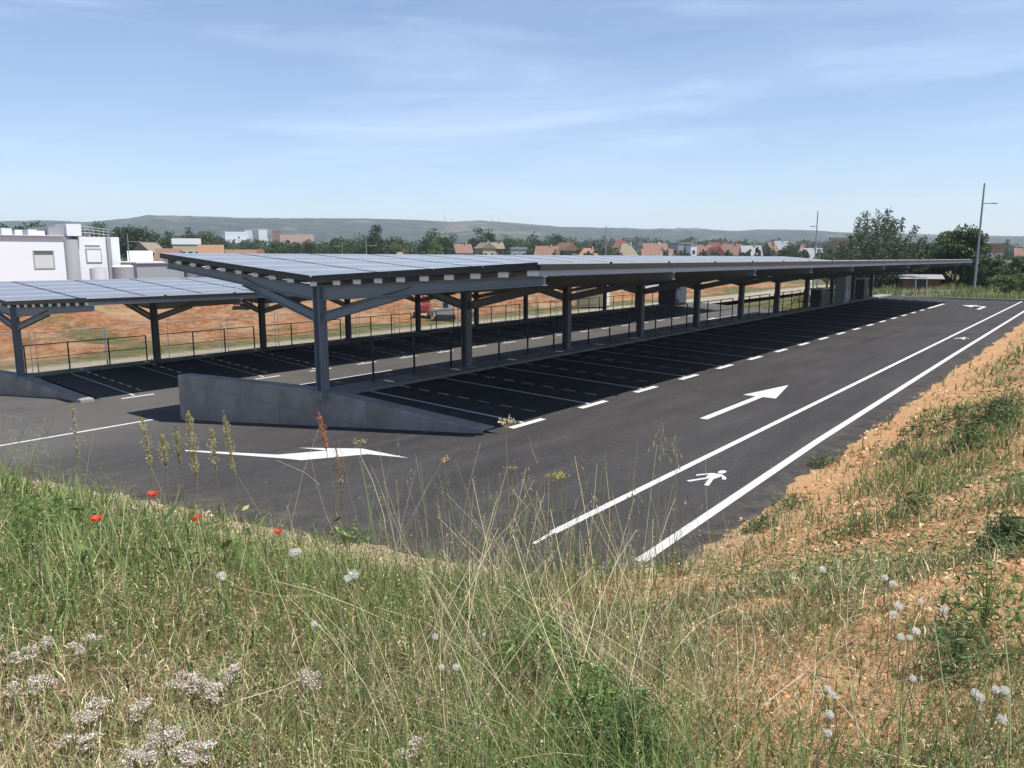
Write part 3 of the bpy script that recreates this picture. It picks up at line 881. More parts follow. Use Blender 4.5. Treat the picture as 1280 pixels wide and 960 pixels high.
def plant_tree(loc, height, kind, variant, n, leaf, base, label, cat='tree', name=None, group=None, wide=1.0, trunk=True):
    p, lf, tone, rng = tree_data(kind, variant, n, leaf, base)
    nm = name or {'upright': 'poplar_tree', 'conifer': 'conifer_tree', 'bush': 'bush', 'round': 'broadleaf_tree', 'tall': 'broadleaf_tree'}[kind]
    t = thing(nm, label, cat, loc, 0, group)
    sc = np.array([height * wide, height * wide, height])
    v, q, c = leaves(p * sc, np.full(len(p), leaf), np.random.default_rng(variant + 5), tone)
    npmesh('crown', v, [q], M_LEAF, t, c)
    m_ = MB()
    th = 0.30 if kind != 'bush' else 0.2
    m_.tube([(0, 0, -0.3), (0.01 * height, 0, th * height), (-0.01 * height, 0.01 * height, 0.72 * height)], [0.028 * height, 0.02 * height, 0.006 * height], 7)
    for k in range(7):
        az = k * 0.9 + variant; z0 = (th * 0.6 + 0.05 * k) * height
        m_.tube([(0, 0, z0), (0.13 * height * wide * math.cos(az), 0.13 * height * wide * math.sin(az), z0 + 0.17 * height), (0.24 * height * wide * math.cos(az), 0.24 * height * wide * math.sin(az), z0 + 0.36 * height)],
                [0.012 * height, 0.008 * height, 0.003 * height], 5)
    m_.build('trunk', M_BARK, t, local=True)
    return t


DK, MD, LT, GY = (0.038, 0.066, 0.028), (0.062, 0.102, 0.038), (0.108, 0.155, 0.054), (0.105, 0.140, 0.088)


def tree_px(px, top, d, kind, variant, base, label, wpx=None, n=1500, leaf=0.5, zb=None, **kw):
    q = P(px, 317, d); zb_ = float(ground_z(q.x, q.y)) if zb is None else zb
    topz = P(px, top, d).z
    h = topz - zb_
    base_w = {'upright': 1.0, 'conifer': 0.5, 'bush': 1.25, 'round': 0.9, 'tall': 0.6}[kind]
    wide = 1.0 if wpx is None else (wpx * d / 1010.0) / (h * base_w)
    return plant_tree((q.x, q.y, zb_), h, kind, variant, n, leaf, base, label, wide=wide, **kw)

# the trees beyond the far end of the lot
tree_px(1097, 257, 92, 'upright', 1, GY, 'tall feathery grey-green tree with upright plumes behind the carport end', 108, 17000, 0.24)
tree_px(1196, 283, 96, 'round', 2, MD, 'broad dark green tree standing just left of the tall leaning lamp post', 74, 12000, 0.30)
tree_px(1158, 300, 104, 'round', 3, DK, 'lower dark tree between the feathery tree and the broad tree', 60, 7000, 0.32)
tree_px(1232, 310, 90, 'bush', 4, MD, 'rounded green thicket just right of the lamp post', 48, 6000, 0.26, cat='bush')
tree_px(1268, 311, 94, 'bush', 5, MD, 'dark thicket at the right photo edge, beyond the road', 60, 7000, 0.26, cat='bush')
tree_px(1260, 338, 80, 'bush', 6, LT, 'small bright green shrub in the grass below the right-hand thickets', 34, 2500, 0.18, cat='bush')
tree_px(1280, 336, 84, 'bush', 16, LT, 'pale green shrub cut off by the right photo edge', 30, 2500, 0.18, cat='bush')
tree_px(1132, 322, 108, 'bush', 7, DK, 'dark bush above the brick hut beyond the lot', 50, 4000, 0.3, cat='bush')
tree_px(1060, 318, 120, 'bush', 8, DK, 'dark bush at the left foot of the feathery tree', 60, 4000, 0.32, cat='bush')
tree_px(1092, 335, 100, 'bush', 9, MD, 'green bush seen under the far end of the carport roof', 40, 3000, 0.25, cat='bush')
tree_px(1036, 304, 130, 'bush', 10, MD, 'green bush beside the slim post left of the feathery tree', 38, 3500, 0.35, cat='bush')
tree_px(1192, 312, 99, 'bush', 33, DK, 'dense dark undergrowth filling the foot of the broad tree by the lamp post', 84, 7000, 0.28, cat='bush')
tree_px(1146, 316, 105, 'bush', 34, MD, 'dense green undergrowth left of the broad tree, behind the brick hut', 62, 5000, 0.30, cat='bush')
tree_px(1224, 320, 97, 'bush', 35, DK, 'dark undergrowth behind the base of the tall lamp post', 56, 5000, 0.28, cat='bush')
tree_px(1092, 306, 108, 'bush', 36, GY, 'grey-green understorey around the trunk of the feathery tree', 84, 7000, 0.28, cat='bush')
tree_px(1290, 318, 105, 'bush', 37, DK, 'dark undergrowth running out of the right photo edge', 60, 5000, 0.28, cat='bush')
# belt of trees behind the roofs
tree_px(478, 279, 235, 'tall', 11, DK, 'tallest dark tree of the belt behind the solar roof', 44, 4500, 0.6)
tree_px(497, 298, 215, 'round', 12, LT, 'small pale green round tree at the foot of the tallest dark tree', 30, 2500, 0.5)
tree_px(543, 300, 205, 'round', 13, LT, 'pale green round tree left of the small grey house with red roof', 34, 2500, 0.5)
tree_px(548, 286, 265, 'round', 14, DK, 'wide dark tree behind the pale round tree, mid belt', 60, 4500, 0.65)
tree_px(601, 284, 275, 'round', 15, DK, 'broad dark crown rising right behind the ochre house', 56, 4500, 0.65)
tree_px(455, 291, 250, 'round', 17, MD, 'mid green tree just left of the tallest dark tree', 44, 3200, 0.6)
tree_px(640, 296, 290, 'round', 18, MD, 'green tree between the ochre house and the low grey house', 46, 3000, 0.65)
tree_px(690, 292, 330, 'round', 19, DK, 'dark tree above the arched terracotta house', 50, 3200, 0.7)
tree_px(742, 303, 270, 'conifer', 20, (0.02, 0.03, 0.02), 'small dark cypress between the orange-roofed house and the brick gable', 12, 1600, 0.4)
tree_px(765, 306, 250, 'round', 21, LT, 'small green tree beside the thin pole among the houses', 16, 1600, 0.4)
tree_px(172, 282, 205, 'round', 22, DK, 'large dark tree right behind the white industrial building', 74, 5500, 0.6)
tree_px(212, 290, 220, 'round', 23, MD, 'green tree left of the flat white-roofed shed', 52, 3600, 0.6)
tree_px(235, 285, 300, 'round', 24, (0.03, 0.035, 0.025), 'purplish dark tree above the flat white-roofed shed', 34, 3000, 0.65)
tree_px(266, 286, 260, 'round', 25, MD, 'green tree right of the flat white-roofed shed', 48, 3600, 0.6)
tree_px(44, 276, 190, 'round', 26, MD, 'green tree showing over the left end of the white building roof', 50, 3600, 0.6)
tree_px(130, 277, 200, 'round', 27, MD, 'green tree showing over the roof pipes of the white building', 30, 3000, 0.6)
tree_px(10, 279, 200, 'round', 28, LT, 'yellowish green trees at the left photo edge over the white roof', 50, 3000, 0.6)
tree_px(985, 306, 220, 'round', 29, DK, 'dark tree in front of the town roofs above the carport', 44, 3000, 0.5)
tree_px(345, 298, 235, 'round', 30, MD, 'green tree below the brick tower block', 40, 3000, 0.55)
tree_px(380, 297, 240, 'round', 31, DK, 'dark tree right of the red sheds, below the long red roof', 46, 3000, 0.55)
tree_px(418, 295, 245, 'round', 32, MD, 'mid green tree in the belt above the near carport roof centre', 44, 3000, 0.55)

# far wood: one mass
def wood(name, items, label, base):
    V, Q, C, off = [], [], [], 0
    rng = np.random.default_rng(77)
    for (px, top, d, wpx) in items:
        q = P(px, 317, d); zb_ = -2.6; h = max(3.0, P(px, top, d).z - zb_)
        p = crown_pts('round', 420, rng)
        wd = wpx * d / 1010.0
        p = p * np.array([wd / 0.9, wd / 0.9, h]) + np.array([q.x, q.y, zb_])
        tone = tint_of(np.array(base) * (0.75 + 0.6 * rng.random()), len(p), rng, 0.25, 0.1)
        v, f, c = leaves(p, np.full(len(p), d * 0.0030), rng, tone, aspect=0.8)
        V.append(v); Q.append(f + off); C.append(c); off += len(v)
    o = npmesh(name, np.concatenate(V), [np.concatenate(Q)], M_LEAF, col=np.concatenate(C))
    return stuff(o, label)
rw = np.random.default_rng(5)
it = []
for px in np.arange(150, 760, 9): it.append((px + rw.normal() * 4, 299 + rw.normal() * 2.5 - 3 * math.sin(px * 0.03), 300 + rw.random() * 90, 22 + 14 * rw.random()))
for px in np.arange(690, 1060, 9): it.append((px + rw.normal() * 4, 298.5 + rw.normal() * 2.0, 700 + rw.random() * 200, 20 + 12 * rw.random()))
for px in np.arange(-30, 160, 12): it.append((px + rw.normal() * 4, 282 + rw.normal() * 2.5, 260 + rw.random() * 60, 30 + 12 * rw.random()))
for px in np.arange(1060, 1330, 10): it.append((px + rw.normal() * 4, 306 + rw.normal() * 3, 420 + rw.random() * 200, 26 + 14 * rw.random()))
for px in np.arange(760, 1060, 13): it.append((px + rw.normal() * 4, 309 + rw.normal() * 3, 330 + rw.random() * 60, 13 + 8 * rw.random()))
for px in np.arange(560, 1030, 10): it.append((px + rw.normal() * 4, 311.5 + rw.normal() * 2.2, 225 + rw.random() * 50, 8 + 7 * rw.random()))
wood('treeline', it, 'far belt of mixed green trees behind the town and roofs', (0.055, 0.086, 0.040))

# ------------------------------------------------------------------ buildings
M_WHITE = mat('white_render', (0.66, 0.69, 0.715), 0.8, 0, 0.04, 0.4)
M_SILO = mat('silo_sheet', (0.40, 0.42, 0.44), 0.45, 0.1, 0.05)
M_PALE = mat('pale_sheet', (0.56, 0.585, 0.61), 0.6, 0, 0.06, 0.6)
M_GREYP = mat('grey_cladding', (0.28, 0.29, 0.31), 0.6, 0, 0.07, 0.5)
M_DKGREY = mat('dark_grey', (0.10, 0.105, 0.11), 0.7, 0, 0.1)
M_SHUT = mat('cream_shutter', (0.50, 0.52, 0.51), 0.7, 0, 0.04)
M_PANE = mat('dark_pane', (0.03, 0.035, 0.045), 0.15, 0, 0.1)
M_CREAM = mat('cream_wall', (0.42, 0.365, 0.24), 0.85, 0, 0.08)
M_BRICK = mat('brick_wall', (0.17, 0.078, 0.055), 0.9, 0, 0.18, 1.5)
M_TERRA = mat('terracotta_roof', (0.185, 0.105, 0.075), 0.85, 0, 0.22, 0.9)
M_ORANGE = mat('orange_roof', (0.25, 0.145, 0.09), 0.85, 0, 0.18, 0.9)
M_DKRED = mat('dark_red_roof', (0.15, 0.050, 0.042), 0.85, 0, 0.2, 0.9)
M_BROWNG = mat('weathered_tile_roof', (0.19, 0.165, 0.115), 0.9, 0, 0.2, 0.9)
M_GREYROOF = mat('grey_roof', (0.25, 0.25, 0.26), 0.8, 0, 0.12, 0.7)
M_PINK = mat('pink_render', (0.30, 0.215, 0.18), 0.85, 0, 0.08)
M_RED = mat('red_machine_paint', (0.30, 0.045, 0.045), 0.5, 0, 0.15)
M_RUB = mat('rubber', (0.03, 0.03, 0.03), 0.9)
M_YEL = mat('yellow_paint', (0.62, 0.42, 0.06), 0.6, 0, 0.15)

# white industrial building on the plane x=-95 facing the lot
bx = -95.0
wb = thing('industrial_building', 'large white flat-roofed industrial building behind the left carport', 'building', (bx, 36, -3.6))
MB().box(bx - 30, bx, 15, 38.75, -3.6, 5.33).build('wall', M_WHITE, wb)
MB().box(bx - 30, bx + .3, 14.8, 38.8, 5.332, 5.42).build('parapet', M_PALE, wb)
MB().box(bx - 30, bx - 1.9, 38.752, 40.6, -3.6, 4.7).build('recess_panel', M_WHITE, wb)
MB().tube([(bx - 0.75, 39.68, -3.6), (bx - 0.75, 39.68, 5.0)], .90, 28).build('silo', M_SILO, wb)
MB().box(bx - 32, bx - .6, 40.602, 45.3, -3.6, 5.35).build('wall', M_WHITE, wb)
win = MB().box(bx + .005, bx + .06, 35.45, 37.6, 1.70, 1.82); win.box(bx + .005, bx + .06, 35.45, 37.6, 3.66, 3.75); win.box(bx + .005, bx + .06, 35.45, 35.56, 1.82, 3.66); win.box(bx + .005, bx + .06, 37.49, 37.6, 1.82, 3.66)
wo = win.build('window', M_GREYP, wb)
MB().box(bx + .006, bx + .03, 35.562, 37.488, 1.822, 3.25).build('shutter', M_SHUT, wo)
MB().box(bx + .006, bx + .02, 35.562, 37.488, 3.252, 3.658).build('pane', M_DKGREY, wo)
wo = MB().box(bx - .595, bx - .54, 41.3, 43.1, 2.3, 4.0).build('window', M_GREYP, wb)
MB().box(bx - .538, bx - .50, 41.42, 42.98, 2.4, 3.78).build('shutter', M_WHITE, wo)
MB().box(bx - .595, bx - .5, 41.3, 43.0, 4.35, 4.5).build('ledge', M_PALE, wb)
MB().box(bx - .598, bx - .35, 43.75, 44.2, -3.6, 5.3).build('downpipe', M_GREYP, wb)
MB().box(bx - 3, bx + .15, 39.15, 40.75, 5.4, 6.75).build('chimney', M_WHITE, wb)
MB().box(bx - 6, bx - .3, 37.4, 39.13, 5.43, 6.4).build('rooftop_unit', M_GREYP, wb)
for i, y in enumerate((31.6, 32.9, 34.2, 35.5, 36.4)):
    hh_ = (0.45, 0.7, 0.55, 0.62, 0.5)[i]
    u = MB().box(bx - 4, bx - .8, y, y + (.8, 1.0, .7, .9, .8)[i], 5.43, 5.43 + hh_); u.build('rooftop_unit', [M_WHITE, M_PALE][i % 2], wb)
MB().box(bx - 8, bx - 2, 17, 31.4, 5.43, 5.95).build('rooftop_duct', M_PALE, wb)
pr = MB()
for z in (5.7, 6.05, 6.35): pr.tube([(bx - 2, 40.8, z + .1), (bx - 2, 42.5, z + .15), (bx - 2, 44.9, z - .1)], .05, 5)
for y in np.arange(40.9, 45, .55): pr.tube([(bx - 2, y, 5.3), (bx - 2, y, 6.4)], .04, 4)
pr.build('pipe_rack', M_GREYP, wb)
# annexes in front of it
an = thing('annex', 'long low grey clad annex right of the white industrial building', 'building', (-92, 50, -3.6))
MB().box(-104, -92, 45.4, 49.2, -3.6, 2.25).box(-104, -92.15, 49.202, 51.4, -3.6, 2.1).build('wall', M_GREYP, an)
MB().box(-104.2, -91.8, 45.3, 51.5, 2.252, 2.4).build('roof', M_PALE, an)
tk = thing('tank', 'tall pale grey cylindrical tank at the corner of the white building', 'tank', (-90.6, 39.6, -3.6), 0, 'grey tanks by the white building')
MB().tube([(-90.6, 40.3, -3.6), (-90.6, 40.3, 1.75)], .85, 20).build('tank_body', M_PALE, tk); MB().tube([(-90.6, 40.3, 1.752), (-90.6, 40.3, 1.95)], [.85, .2], 20).build('tank_top', M_GREYP, tk)
tk = thing('tank', 'darker grey cylindrical tank with white top beside the tall pale tank', 'tank', (-90.4, 43, -3.6), 0, 'grey tanks by the white building')
MB().tube([(-90.4, 43, -3.6), (-90.4, 43, 1.9)], 1.15, 20).build('tank_body', M_GREYP, tk); MB().tube([(-90.4, 43, 1.902), (-90.4, 43, 2.1)], [1.15, .9], 20).build('tank_top', M_WHITE, tk)
wh = thing('warehouse', 'white warehouse with a shallow grey roof between the two carports', 'building', (-88, 56, -3.6))
MB().box(-100, -88, 51.8, 62, -3.6, 1.2).build('wall', M_WHITE, wh)
MB().prism_y([(-100.3, 1.202), (-87.6, 1.202), (-87.6, 1.3), (-94, 2.0), (-100.3, 1.3)], 51.6, 62.4).build('roof', M_WHITE, wh)
wh = thing('warehouse', 'low grey-roofed shed in front of the white warehouse', 'building', (-78, 52, -3.6))
MB().box(-86, -79, 48.5, 60, -3.6, 0.35).build('wall', M_WHITE, wh)
MB().prism_y([(-86.2, .352), (-78.7, .352), (-82.4, 1.15)], 48.3, 60.2).build('roof', M_GREYROOF, wh)


def house(px, d, top, wpx, label, wall, roof, depth=8.0, kind='gable', rot=0.0, eave=None, name='house', cat='house', nwin=3, chim=True, zb=None):
    """house facing the camera (plus rot), top of the roof seen at height `top`"""
    q = P(px, 317, d); zb_ = -2.6 if zb is None else zb
    H = P(px, top, d).z - zb_; wd = wpx * (0.86 if cat == 'house' else 1.0) * d / 1010.0
    bearing = math.atan2(q.x, q.y)
    t = thing(name, label, cat, (q.x, q.y, zb_), -bearing + R(rot))
    eh = H * (eave or 0.68)
    hw, hd = wd / 2, depth / 2
    MB().box(-hw, hw, -hd, hd, 0, eh).build('wall', wall, t, local=True)
    o = 0.35
    r_ = MB()
    if kind == 'gable':                   # ridge across the view
        r_.hexa([(-hw - o, -hd - o, eh + .002), (hw + o, -hd - o, eh + .002), (hw + o, hd + o, eh + .002), (-hw - o, hd + o, eh + .002),
                 (-hw - o, -.05, H), (hw + o, -.05, H), (hw + o, .05, H), (-hw - o, .05, H)])
    elif kind == 'front':                 # gable towards the view
        r_.hexa([(-hw - o, -hd - o, eh + .002), (hw + o, -hd - o, eh + .002), (hw + o, hd + o, eh + .002), (-hw - o, hd + o, eh + .002),
                 (-.05, -hd - o, H), (.05, -hd - o, H), (.05, hd + o, H), (-.05, hd + o, H)])
    elif kind == 'hip':
        r_.hexa([(-hw - o, -hd - o, eh + .002), (hw + o, -hd - o, eh + .002), (hw + o, hd + o, eh + .002), (-hw - o, hd + o, eh + .002),
                 (-hw * .35, -.05, H), (hw * .35, -.05, H), (hw * .35, .05, H), (-hw * .35, .05, H)])
    else:
        r_.box(-hw - .15, hw + .15, -hd - .15, hd + .15, eh + .002, H)
    rf = r_.build('roof', roof, t, local=True)
    if kind in ('gable', 'hip', 'front') and chim:
        MB().box(hw * .3, hw * .3 + .6, -.9, -.3, eh + .3, H + .5).build('chimney', wall, rf, local=True)
    rows = 2 if eh > 5.2 else 1
    for r in range(rows):
        for i in range(nwin):
            x = -hw + wd * (i + .5) / nwin; z = eh * (0.62 if rows == 1 else 0.30 + 0.45 * r) - .1
            wv = MB().box(x - .55, x + .55, -hd - .06, -hd - .004, z - .7, z + .7).build('window', M_WHITE, t, local=True)
            MB().box(x - .45, x + .45, -hd - .075, -hd - .062, z - .6, z + .6).build('pane', M_PANE, wv, local=True)
    return t


house(578, 250, 305, 24, 'small grey house with a low red roof at the left end of the houses', M_GREYP, M_TERRA, 7, 'gable', 12, nwin=2)
house(606, 255, 303, 20, 'ochre two-storey house with a brick right half and weathered roof', M_CREAM, M_BROWNG, 9, 'front', 18, 0.8, nwin=2)
house(620, 262, 303, 18, 'brick two-storey house wing joined to the ochre house', M_BRICK, M_BROWNG, 8, 'gable', 10, 0.78, nwin=2)
house(647, 280, 309, 24, 'low grey shed-like house right of the ochre house', M_GREYP, M_GREYROOF, 7, 'flat', 8, 0.9, nwin=2, chim=False)
house(684, 262, 307.5, 32, 'terracotta-roofed white house with a row of arched openings', M_CREAM, M_TERRA, 9, 'gable', -8, 0.62, nwin=5)
house(707, 280, 303, 24, 'tall dark brick house with a steep roof beside the arched house', M_BRICK, M_TERRA, 10, 'front', 24, 0.7, nwin=2)
house(735, 255, 310, 36, 'low house under a broad bright orange hipped roof', M_CREAM, M_ORANGE, 11, 'hip', 5, 0.52, nwin=3)
house(776, 330, 299, 22, 'high house with stacked red roofs behind the thin pole', M_BRICK, M_DKRED, 10, 'hip', -10, 0.7, nwin=3)
house(782, 262, 304.5, 34, 'house under a large grey-brown hipped roof among red roofs', M_CREAM, M_BROWNG, 12, 'hip', 14, 0.42, nwin=3)
house(818, 300, 304, 34, 'pale red roofed house with a white rounded gable end', M_WHITE, M_TERRA, 10, 'gable', 8, 0.62, nwin=3)
house(821, 258, 311, 44, 'long low house with a dull red roof before the white gable', M_PINK, M_TERRA, 10, 'gable', 6, 0.55, nwin=4)
house(833, 240, 317, 14, 'small bright white flat roof at the carport roof edge', M_WHITE, M_WHITE, 6, 'flat', 0, 0.9, nwin=1, chim=False)
house(851, 285, 303.5, 22, 'tall plain grey block wall among the red roofs', M_GREYP, M_GREYROOF, 9, 'flat', 20, 0.96, nwin=1, chim=False)
house(862, 280, 305, 9, 'narrow white house wing against the tall grey block', M_WHITE, M_GREYROOF, 8, 'flat', 20, 0.95, nwin=1, chim=False)
house(877, 300, 306, 26, 'brick house with a wide red roof right of the grey block', M_BRICK, M_TERRA, 10, 'gable', -6, 0.6, nwin=3)
house(893, 265, 309, 26, 'dark gabled house with a red roof in front of the darker ridge roof', M_BRICK, M_DKRED, 9, 'front', 20, 0.6, nwin=2)
house(897, 340, 303, 24, 'house under a very dark red ridge roof, highest of its row', M_BRICK, M_DKRED, 9, 'gable', 0, 0.6, nwin=3)
house(915, 310, 305, 24, 'house with a pinkish pale roof beside the darkest red roof', M_PINK, M_TERRA, 9, 'gable', -14, 0.55, nwin=2)
house(921, 360, 302, 14, 'narrow maroon house rising behind the pale pink roof', M_DKRED, M_DKRED, 8, 'front', 8, 0.75, nwin=1)
house(938, 300, 307, 26, 'grey slate roofed house between red roofs and the dark tree', M_GREYP, M_GREYROOF, 9, 'gable', 10, 0.55, nwin=2)
house(963, 320, 303, 20, 'pinkish red steep roofed house left of the dark town tree', M_PINK, M_TERRA, 9, 'front', -18, 0.5, nwin=2)
house(975, 380, 301, 18, 'pale grey house behind the pinkish steep roof', M_PALE, M_GREYROOF, 9, 'gable', 0, 0.6, nwin=2)
house(1014, 300, 310, 26, 'low grey roofed house right of the dark town tree', M_PALE, M_GREYROOF, 9, 'gable', 6, 0.5, nwin=3)
house(1003, 360, 305, 14, 'small red roofed house above the low grey roofed house', M_PINK, M_TERRA, 8, 'hip', 6, 0.5, nwin=1)
house(1060, 190, 297, 20, 'orange-pink apartment house half hidden behind the feathery tree', M_PINK, M_CREAM, 9, 'flat', 30, 0.93, nwin=2, chim=False)
house(1152, 190, 308, 14, 'small red roofed house seen between the feathery and broad trees', M_PINK, M_DKRED, 7, 'hip', 12, 0.55, nwin=1)
house(1236, 230, 304.5, 20, 'flat-topped reddish house behind the thickets right of the lamp post', M_PINK, M_TERRA, 9, 'flat', 15, 0.85, nwin=2, chim=False)
house(1278, 230, 310, 16, 'pale farmhouse wall at the far right photo edge', M_CREAM, M_TERRA, 9, 'gable', 5, 0.6, nwin=1)
house(234, 190, 298.5, 30, 'pale shed with a flat bright white roof behind the carport tip', M_CREAM, M_WHITE, 10, 'flat', 0, 0.86, 'shed', 'shed', 4, False)
house(264, 180, 306, 26, 'long ochre building with an orange roof right of the white-roofed shed', M_CREAM, M_ORANGE, 9, 'gable', 0, 0.5, 'shed', 'shed', 4, False)
house(186, 170, 303, 18, 'brown half-ruined brick building right of the white industrial building', M_BRICK, M_BROWNG, 8, 'gable', 26, 0.75, nwin=2, chim=False)
house(211, 165, 310.5, 24, 'low sheds with dull red roofs just left of the white-roofed shed', M_PINK, M_TERRA, 8, 'gable', -12, 0.55, 'shed', 'shed', 2, False)
house(305, 185, 312, 40, 'long low red roofs behind the near carport left edge', M_PINK, M_TERRA, 9, 'gable', 4, 0.5, 'shed', 'shed', 4, False)
house(326, 178, 311, 16, 'dark red barn roof at the right end of the long red roofs', M_BRICK, M_DKRED, 8, 'hip', -6, 0.5, 'shed', 'shed', 2, False)
house(175, 150, 313.5, 22, 'small pale roofed hut right of the white building, before the ruin', M_CREAM, M_PALE, 6, 'gable', 0, 0.55, 'hut', 'hut', 2, False)
house(500, 168, 315, 20, 'low pink roof peeping over the solar panels', M_PINK, M_ORANGE, 8, 'hip', 0, 0.6, chim=False, nwin=1)
zb_far = 8.0
house(295, 1150, 290, 26, 'white stepped buildings on the far slope left of the tower blocks', M_WHITE, M_WHITE, 22, 'flat', 10, 0.93, 'apartment_block', 'building', 6, False)
house(312, 1350, 286.5, 9, 'leftmost far grey tower block', M_PALE, M_GREYROOF, 16, 'flat', 0, 0.96, 'tower_block', 'building', 2, False)
house(330, 1350, 285.5, 10, 'white far tower block with a dark middle band, between two others', M_WHITE, M_GREYROOF, 16, 'flat', 0, 0.96, 'tower_block', 'building', 2, False)
house(347, 1350, 287.5, 10, 'brick-red far tower block, rightmost of three', M_BRICK, M_DKRED, 16, 'flat', 0, 0.96, 'tower_block', 'building', 2, False)
house(372, 1300, 293.5, 40, 'long red roofed hall on the far slope right of the tower blocks', M_PINK, M_TERRA, 30, 'gable', 0, 0.6, 'hall', 'building', 4, False)
# brick hut beyond the lot
house(1152, 92, 343, 38, 'low brick hut with a grey sloping sheet roof beyond the lot end', M_BRICK, M_GREYROOF, 4, 'gable', 6, 0.74, 'hut', 'hut', 1, False, zb=float(ground_z(*P(1152, 317, 92).xy)))

# ------------------------------------------------------------------ poles
def pole(px0, py0, px1, py1, d, r, label, arm=None, name='lamp_post', cat='lamp post', zb=None):
    b = P(px0, 317, d); zb_ = float(ground_z(b.x, b.y)) if zb is None else zb
    t_ = P(px1, py1, d); t = thing(name, label, cat, (b.x, b.y, zb_))
    m_ = MB().tube([(b.x, b.y, zb_ - .2), (b.x, b.y, t_.z)], [r * 1.25, r * .75], 8); m_.build('pole', M_POLE, t)
    if arm:
        side, z_, L = arm
        u = Vector((math.cos(YAW), math.sin(YAW), 0)) * side
        a0 = Vector((b.x, b.y, z_)); a1 = a0 + u * L
        MB().tube([a0, a1], r * .55, 6).build('arm', M_POLE, t)
        h = a1 + u * .35
        MB().hexa([(a1.x - .1, a1.y - .1, z_ - .07), (h.x - .1, h.y - .1, z_ - .05), (h.x + .1, h.y + .1, z_ - .05), (a1.x + .1, a1.y + .1, z_ - .07),
                   (a1.x - .1, a1.y - .1, z_ + .07), (h.x - .1, h.y - .1, z_ + .02), (h.x + .1, h.y + .1, z_ + .02), (a1.x + .1, a1.y + .1, z_ + .07)]).build('lamp_head', M_POLE, t)
    return t
pole(1222, 357, 1230, 229, 86, .095, 'tall grey lamp post with one short arm beyond the road end', (1, P(1230, 254, 86).z, 1.0))
pole(1019, 318, 1020, 264, 110, .085, 'slim grey lamp post above the carport roof, left of the feathery tree', (-1, P(1020, 283, 110).z, .45))
pole(1024, 318, 1024, 296, 118, .09, 'short post with a flat crossbar near the slim lamp post', (1, P(1024, 296, 118).z, 2.2), 'sign_gantry', 'post')
pole(757, 318, 757, 282, 230, .13, 'thin bare pole standing among the red-roofed houses', None, 'utility_pole', 'pole')
pole(458, 317, 458, 291, 150, .08, 'thin lamp post with one arm before the tallest dark tree', (1, P(458, 307, 150).z, 1.6))
pole(428, 317, 429, 303, 150, .07, 'short lamp post among the trees left of the thin armed one', (-1, P(428, 308, 150).z, 1.2))
pole(161, 330, 162, 293, 130, .08, 'floodlight pole between the white building and the dark trees', (1, P(161, 302, 130).z, 1.6))
for px, top, lab in ((556, 265, 'tallest lattice mast on the far ridge'), (566, 272, 'short mast right of the tallest ridge mast'), (615, 268, 'slim mast on the ridge above the ochre house'), (624, 271, 'rightmost short mast on the far ridge')):
    d = 2950; q = P(px, 317, d); t = thing('radio_mast', lab, 'mast', (q.x, q.y, hill_z(px, d) - 3))
    tz = P(px, top, d).z; z0 = hill_z(px, d) - 3; m_ = MB()
    for a in range(3): m_.tube([(q.x + 2.2 * math.cos(a * 2.1), q.y + 2.2 * math.sin(a * 2.1), z0), (q.x, q.y, tz)], [.45, .3], 4)
    for k in range(6):
        z = z0 + (tz - z0) * (k + .5) / 6; f = 2.2 * (1 - (k + .5) / 6); m_.box(q.x - f, q.x + f, q.y - .2, q.y + .2, z, z + .4)
    m_.build('lattice', M_GREYP, t)

# ------------------------------------------------------------------ site things
# construction fence along the dirt field
FX, FZ = -39.4, -2.3
f0 = thing('fence_panel', 'x', 'fence', (FX, 11.0, FZ), 0, 'construction fence along the dirt field')
fr = MB(); L = 3.25
for y in (0.05, L - .05): fr.tube([(0, y, .12), (0, y, 2.12)], .024, 6)
fr.tube([(0, .05, 2.10), (0, L - .05, 2.10)], .024, 6); fr.tube([(0, .05, .22), (0, L - .05, .22)], .018, 6)
fr.build('frame', M_POLE, f0, local=True)
ms = MB()
for y in np.arange(.2, L - .1, .16): ms.box(-.0015, .0015, y - .0015, y + .0015, .22, 2.1)
for z in np.arange(.45, 2.0, .32): ms.box(-.0015, .0015, .06, L - .06, z - .0015, z + .0015)
ms.build('mesh', M_POLE, f0, local=True)
ft = MB().hexa([(-.33, -.16, 0), (.33, -.16, 0), (.33, .16, 0), (-.33, .16, 0), (-.28, -.10, .14), (.28, -.10, .14), (.28, .10, .14), (-.28, .10, .14)])
ft.box(-.09, .09, -.05, .05, .142, .2); ft.build('concrete_foot', M_KERB, f0, local=True)
for k in range(16):
    f = f0 if k == 0 else copy_tree(f0)
    f.location = (FX + 0.25 * math.sin(k * 1.7), 11.0 + k * 3.3, float(field_z(FX, 11.0 + k * 3.3)) - .01)
    f.rotation_euler = (0, 0, 0.03 * math.sin(k * 2.3))
    f['label'] = f'{ORD[k]} mesh fence panel from the left along the orange dirt field'

